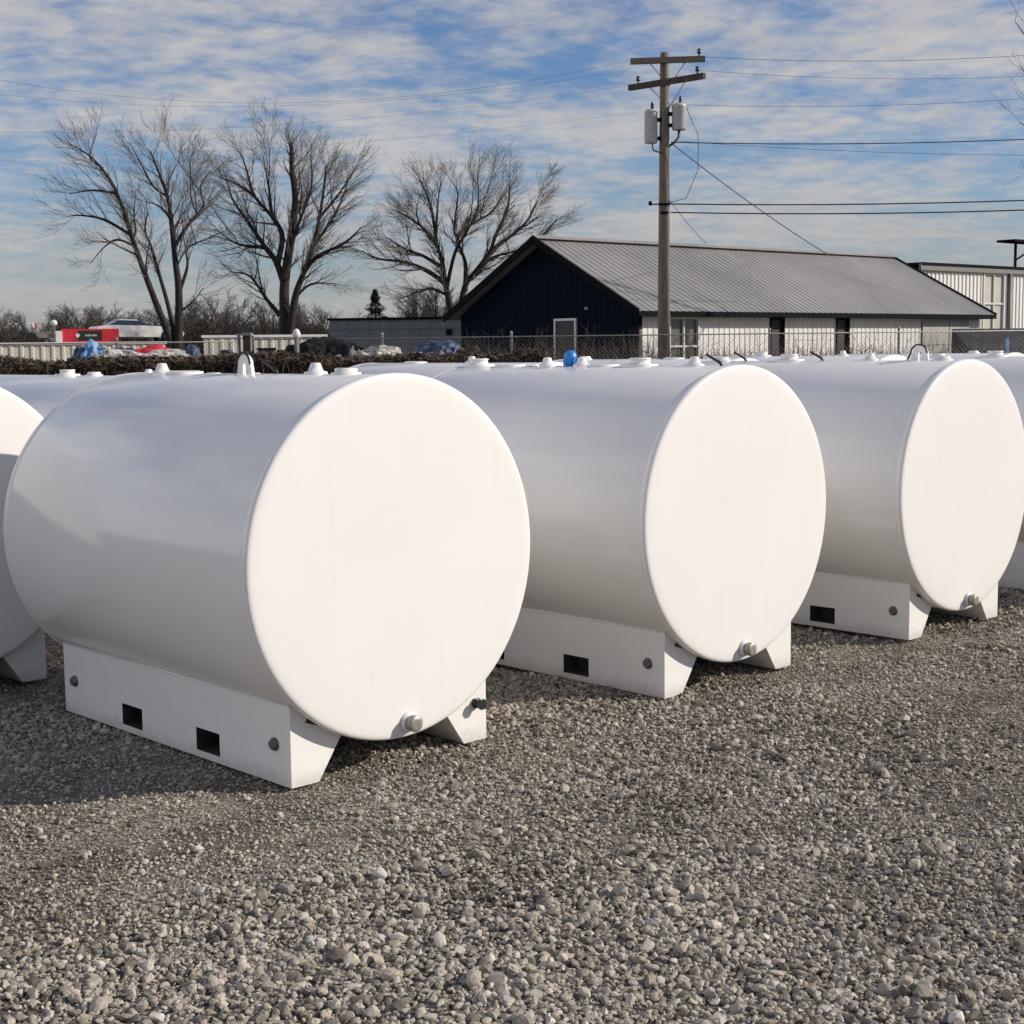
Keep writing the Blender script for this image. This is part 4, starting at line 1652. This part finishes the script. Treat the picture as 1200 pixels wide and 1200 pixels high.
kinds = [small_tree(31, 5.6, 1.0, 'upright grey brown bare tree among the far trees'),
         small_tree(32, 5.0, 1.35, 'rounded bare tree with a bushy crown among the far trees', True),
         small_tree(33, 6.8, 0.7, 'narrow tall bare tree among the far trees')]
used = [False] * 3
RN = random.Random(77)
spots = []
x = -56.0
while x < 2.0:
    spots.append((x + RN.uniform(-.8, .8), 142 + RN.uniform(-8, 22), RN.choice((0, 0, 1, 1, 2)), RN.uniform(0.72, 1.05)))
    x += 1.25
spots += [(-29.0, 132, 1, 1.12), (-21.2, 132, 1, 1.10), (-27.0, 138, 0, 1.15), (-8.6, 140, 2, 1.02), (-6.9, 141, 2, 1.08), (-10.2, 140, 2, 0.95), (-40, 138, 1, 1.1)]
spots = [q for q in spots if abs(q[0] + 12.66 * q[1] / 146) > 2.3]
for (x, y, kd, s_) in spots:
    o = kinds[kd] if not used[kd] else copy_tree(kinds[kd])
    used[kd] = True
    o.location = (x, y, 0)
    o.rotation_euler = (0, 0, RN.uniform(0, 6.28))
    o.scale = (s_ * RN.uniform(0.95, 1.25), s_ * 1.1, s_)


def conifer(x, y, h, label):
    RN = random.Random(int(h * 100))
    t = empty('conifer', (x, y, 0))
    tag(t, label, 'tree')
    m = MB()
    m.tube([(0, 0, -0.1), (0, 0, h)], [0.16, 0.02], 6)
    m.build('trunk', M['bark'], t)
    Vc, Fc = [], []
    for _ in range(4200):
        z = h * (0.08 + 0.92 * RN.random() ** 0.8)
        rmax = (h - z) * 0.55 * (0.75 + 0.35 * math.sin(z * 6.5)) + 0.08
        a = RN.uniform(0, 6.283)
        r = rmax * RN.uniform(0.3, 1.05)
        c = Vector((math.cos(a) * r, math.sin(a) * r, z - 0.18 * r))
        d = Vector((math.cos(a), math.sin(a), RN.uniform(-.5, .35))) * RN.uniform(0.12, 0.28)
        s_ = Vector((-math.sin(a), math.cos(a), RN.uniform(-.4, .4))) * RN.uniform(0.04, 0.1)
        o = len(Vc)
        Vc += [tuple(c - d), tuple(c + s_), tuple(c + d), tuple(c - s_)]
        Fc.append((o, o + 1, o + 2, o + 3))
    to_obj(Vc, Fc, 'crown', M['conifer'], t)


conifer(-12.66, 140, 7.6, 'dark pointed evergreen rising above the grey shed')

# unbroken belt of undergrowth below the far trees
RN = random.Random(55)
V, F = [], []
for _ in range(15000):
    x, y = RN.uniform(-75, 60), 160 + RN.uniform(0, 26)
    hgt = RN.uniform(2.2, 5.2) * (0.8 + 0.3 * math.sin(x * 0.3) * math.sin(x * 0.11 + 2))
    a = RN.uniform(-0.5, 0.5)
    tube_fast(V, F, [Vector((x, y, 0)), Vector((x + a * 0.4, y, hgt * 0.6)), Vector((x + a, y, hgt))], [0.09, 0.06, 0.02], 3)
bw = to_obj(V, F, 'undergrowth', M['far_twig'], None)
tag(bw, 'grey brown belt of undergrowth along the horizon', 'woodland', kind='stuff')

# ------------------------------------------------------------------ utility pole
PX, PY = 3.95, 38.0
pole = empty('utility_pole', (PX, PY, 0), 0.0)
tag(pole, 'tall wooden utility pole with two crossarms and two grey transformers', 'utility pole')
PT = 9.22
m = MB()
m.tube([(0, 0, -0.3), (0, 0, 3), (0.01, 0, 6), (0.02, 0, PT - 0.04), (0.02, 0, PT)], [0.175, 0.155, 0.135, 0.112, 0.09], 16)
m.build('shaft', M['wood'], pole)


def arm(z, half, rz, x0, mt_, pins):
    m = MB()
    m.box((0, 0, 0), (half * 2, 0.12, 0.14))
    a = m.build('crossarm', mt_, pole, loc=(x0, -0.17, z))
    a.rotation_euler = (0, 0, rz)
    for px2, zz in pins:
        m = MB()
        m.lathe([(0.018, 0.06), (0.018, 0.13), (0.055, 0.14), (0.06, 0.17), (0.035, 0.19), (0.05, 0.21), (0.045, 0.245), (0.015, 0.26)], 12, 'Z', (px2, 0, zz))
        m.build('insulator', M['ceramic'], a)
    for s_ in (-1, 1):
        m = MB()
        m.tube([(s_ * half * 0.47, 0.05, -0.06), (0.02, 0.10, -0.62)], 0.014, 6)
        m.build('brace', M['steel'], a)
    return a


arm(9.0, 0.93, -0.12, 0.08, M['wood'], [(0.78, 0)])
arm(8.47, 1.16, 0.74 * -1 + 2 * 0.0, 0.04, M['wood_dark'], [(-0.88, 0), (0.95, 0)])


def trafo(x, y, z0, h, r):
    m = MB()
    m.lathe([(r * 0.9, z0), (r, z0 + 0.03), (r, z0 + h - 0.06), (r * 1.04, z0 + h - 0.05), (r * 1.04, z0 + h - 0.01), (r * 0.8, z0 + h + 0.03), (r * 0.2, z0 + h + 0.05)], 26, 'Z', (x, y, 0))
    t = m.build('transformer', M['trafo'], pole)
    m = MB()
    m.lathe([(0.035, z0 + h), (0.05, z0 + h + 0.06), (0.03, z0 + h + 0.09), (0.045, z0 + h + 0.13), (0.02, z0 + h + 0.22)], 10, 'Z', (x + 0.03, y, 0))
    m.build('bushing', M['ceramic'], t)
    m = MB()
    sx = -1 if x > 0 else 1
    for zz in (z0 + 0.12, z0 + h - 0.22):
        m.box((x + sx * (r + abs(x) - 0.1) / 2 * 0.9, y, zz), (abs(x) - r * 0.4, 0.09, 0.09))
    m.build('bracket', M['trim_dark'], t)
    return t


trafo(-0.33, -0.05, 6.98, 0.80, 0.165)
trafo(0.38, -0.05, 7.30, 0.62, 0.180)
m = MB()
m.tube([(-0.30, -0.05, 6.98), (-0.28, -0.12, 6.80), (-0.05, -0.16, 6.72), (0.02, -0.17, 6.75)], 0.02, 6)
m.tube([(0.38, -0.05, 7.30), (0.36, -0.12, 7.12), (0.25, -0.16, 6.98), (0.12, -0.16, 6.9)], 0.035, 6)
m.tube([(0.55, -0.05, 7.9), (0.70, -0.1, 7.5), (0.85, -0.1, 7.2), (0.86, -0.1, 6.9), (0.85, -0.1, 6.3), (0.55, -0.1, 5.6), (0.12, -0.1, 5.5)], 0.009, 5)
m.build('jumper_cable', M['wire'], pole)
m = MB()
for zz in (5.46, 5.25):
    m.box((0.0, -0.15, zz), (0.30 if zz > 5.3 else 0.2, 0.06, 0.05))
m.lathe([(0.04, -0.03), (0.05, 0.03), (0.03, 0.08)], 10, 'Z', (-0.36, -0.15, 5.46))
m.box((-0.25, -0.15, 5.46), (0.22, 0.03, 0.03))
m.build('cable_clamp', M['trim_dark'], pole)


def line(p0, p1, sag, r, label, group='overhead lines from the utility pole'):
    p0, p1 = Vector(p0), Vector(p1)
    pts = []
    for k in range(15):
        t = k / 14
        q = p0.lerp(p1, t)
        q.z -= sag * 4 * t * (1 - t)
        pts.append(q)
    m = MB()
    m.tube(pts, r, 5)
    o = m.build('power_line', M['wire'])
    tag(o, label, 'power line', group)
    return o


line((4.88, 38, 9.10), (22, 37.2, 10.0), 0.55, 0.0055, 'thin overhead line running right from the top crossarm')
line((4.75, 38, 8.78), (22, 37.4, 9.3), 0.55, 0.004, 'thin overhead line running right from the lower crossarm')
line((4.45, 38, 7.93), (22, 37.6, 8.9), 0.45, 0.0045, 'faint overhead line running right from the right transformer')
line((4.12, 37.85, 6.99), (22, 37.6, 7.5), 0.30, 0.013, 'overhead line running right from just below the transformers')
line((4.12, 37.85, 7.03), (22, 38.2, 6.75), 0.30, 0.005, 'faint line dropping gently right from below the transformers')
line((4.10, 37.83, 5.46), (22, 37.6, 5.85), 0.22, 0.017, 'upper of the two thick cables running right above the roof')
line((4.10, 37.83, 5.25), (22, 37.6, 5.62), 0.24, 0.017, 'lower of the two thick cables running right above the roof')
line((4.12, 37.85, 6.97), (9.9, 46.2, 4.65), 0.10, 0.014, 'service line slanting down from the pole to the grey roof')
line((4.08, 37.85, 5.55), (6.15, 46.4, 5.05), 0.05, 0.009, 'short thin line slanting down from the pole to the roof ridge')
line((3.10, 38, 9.04), (-16, 39.5, 9.6), 1.1, 0.003, 'thin overhead line running left from the top crossarm')
line((3.10, 38.5, 8.9), (-16, 41, 9.2), 0.75, 0.0025, 'faint overhead line running left just below the top line')
line((3.17, 39.0, 8.60), (-16, 40.5, 7.9), 0.45, 0.0025, 'faint overhead line running left from the lower crossarm')
line((3.60, 38, 7.8), (-16, 40.5, 7.2), 0.35, 0.002, 'faint lowest overhead line running left from the left transformer')
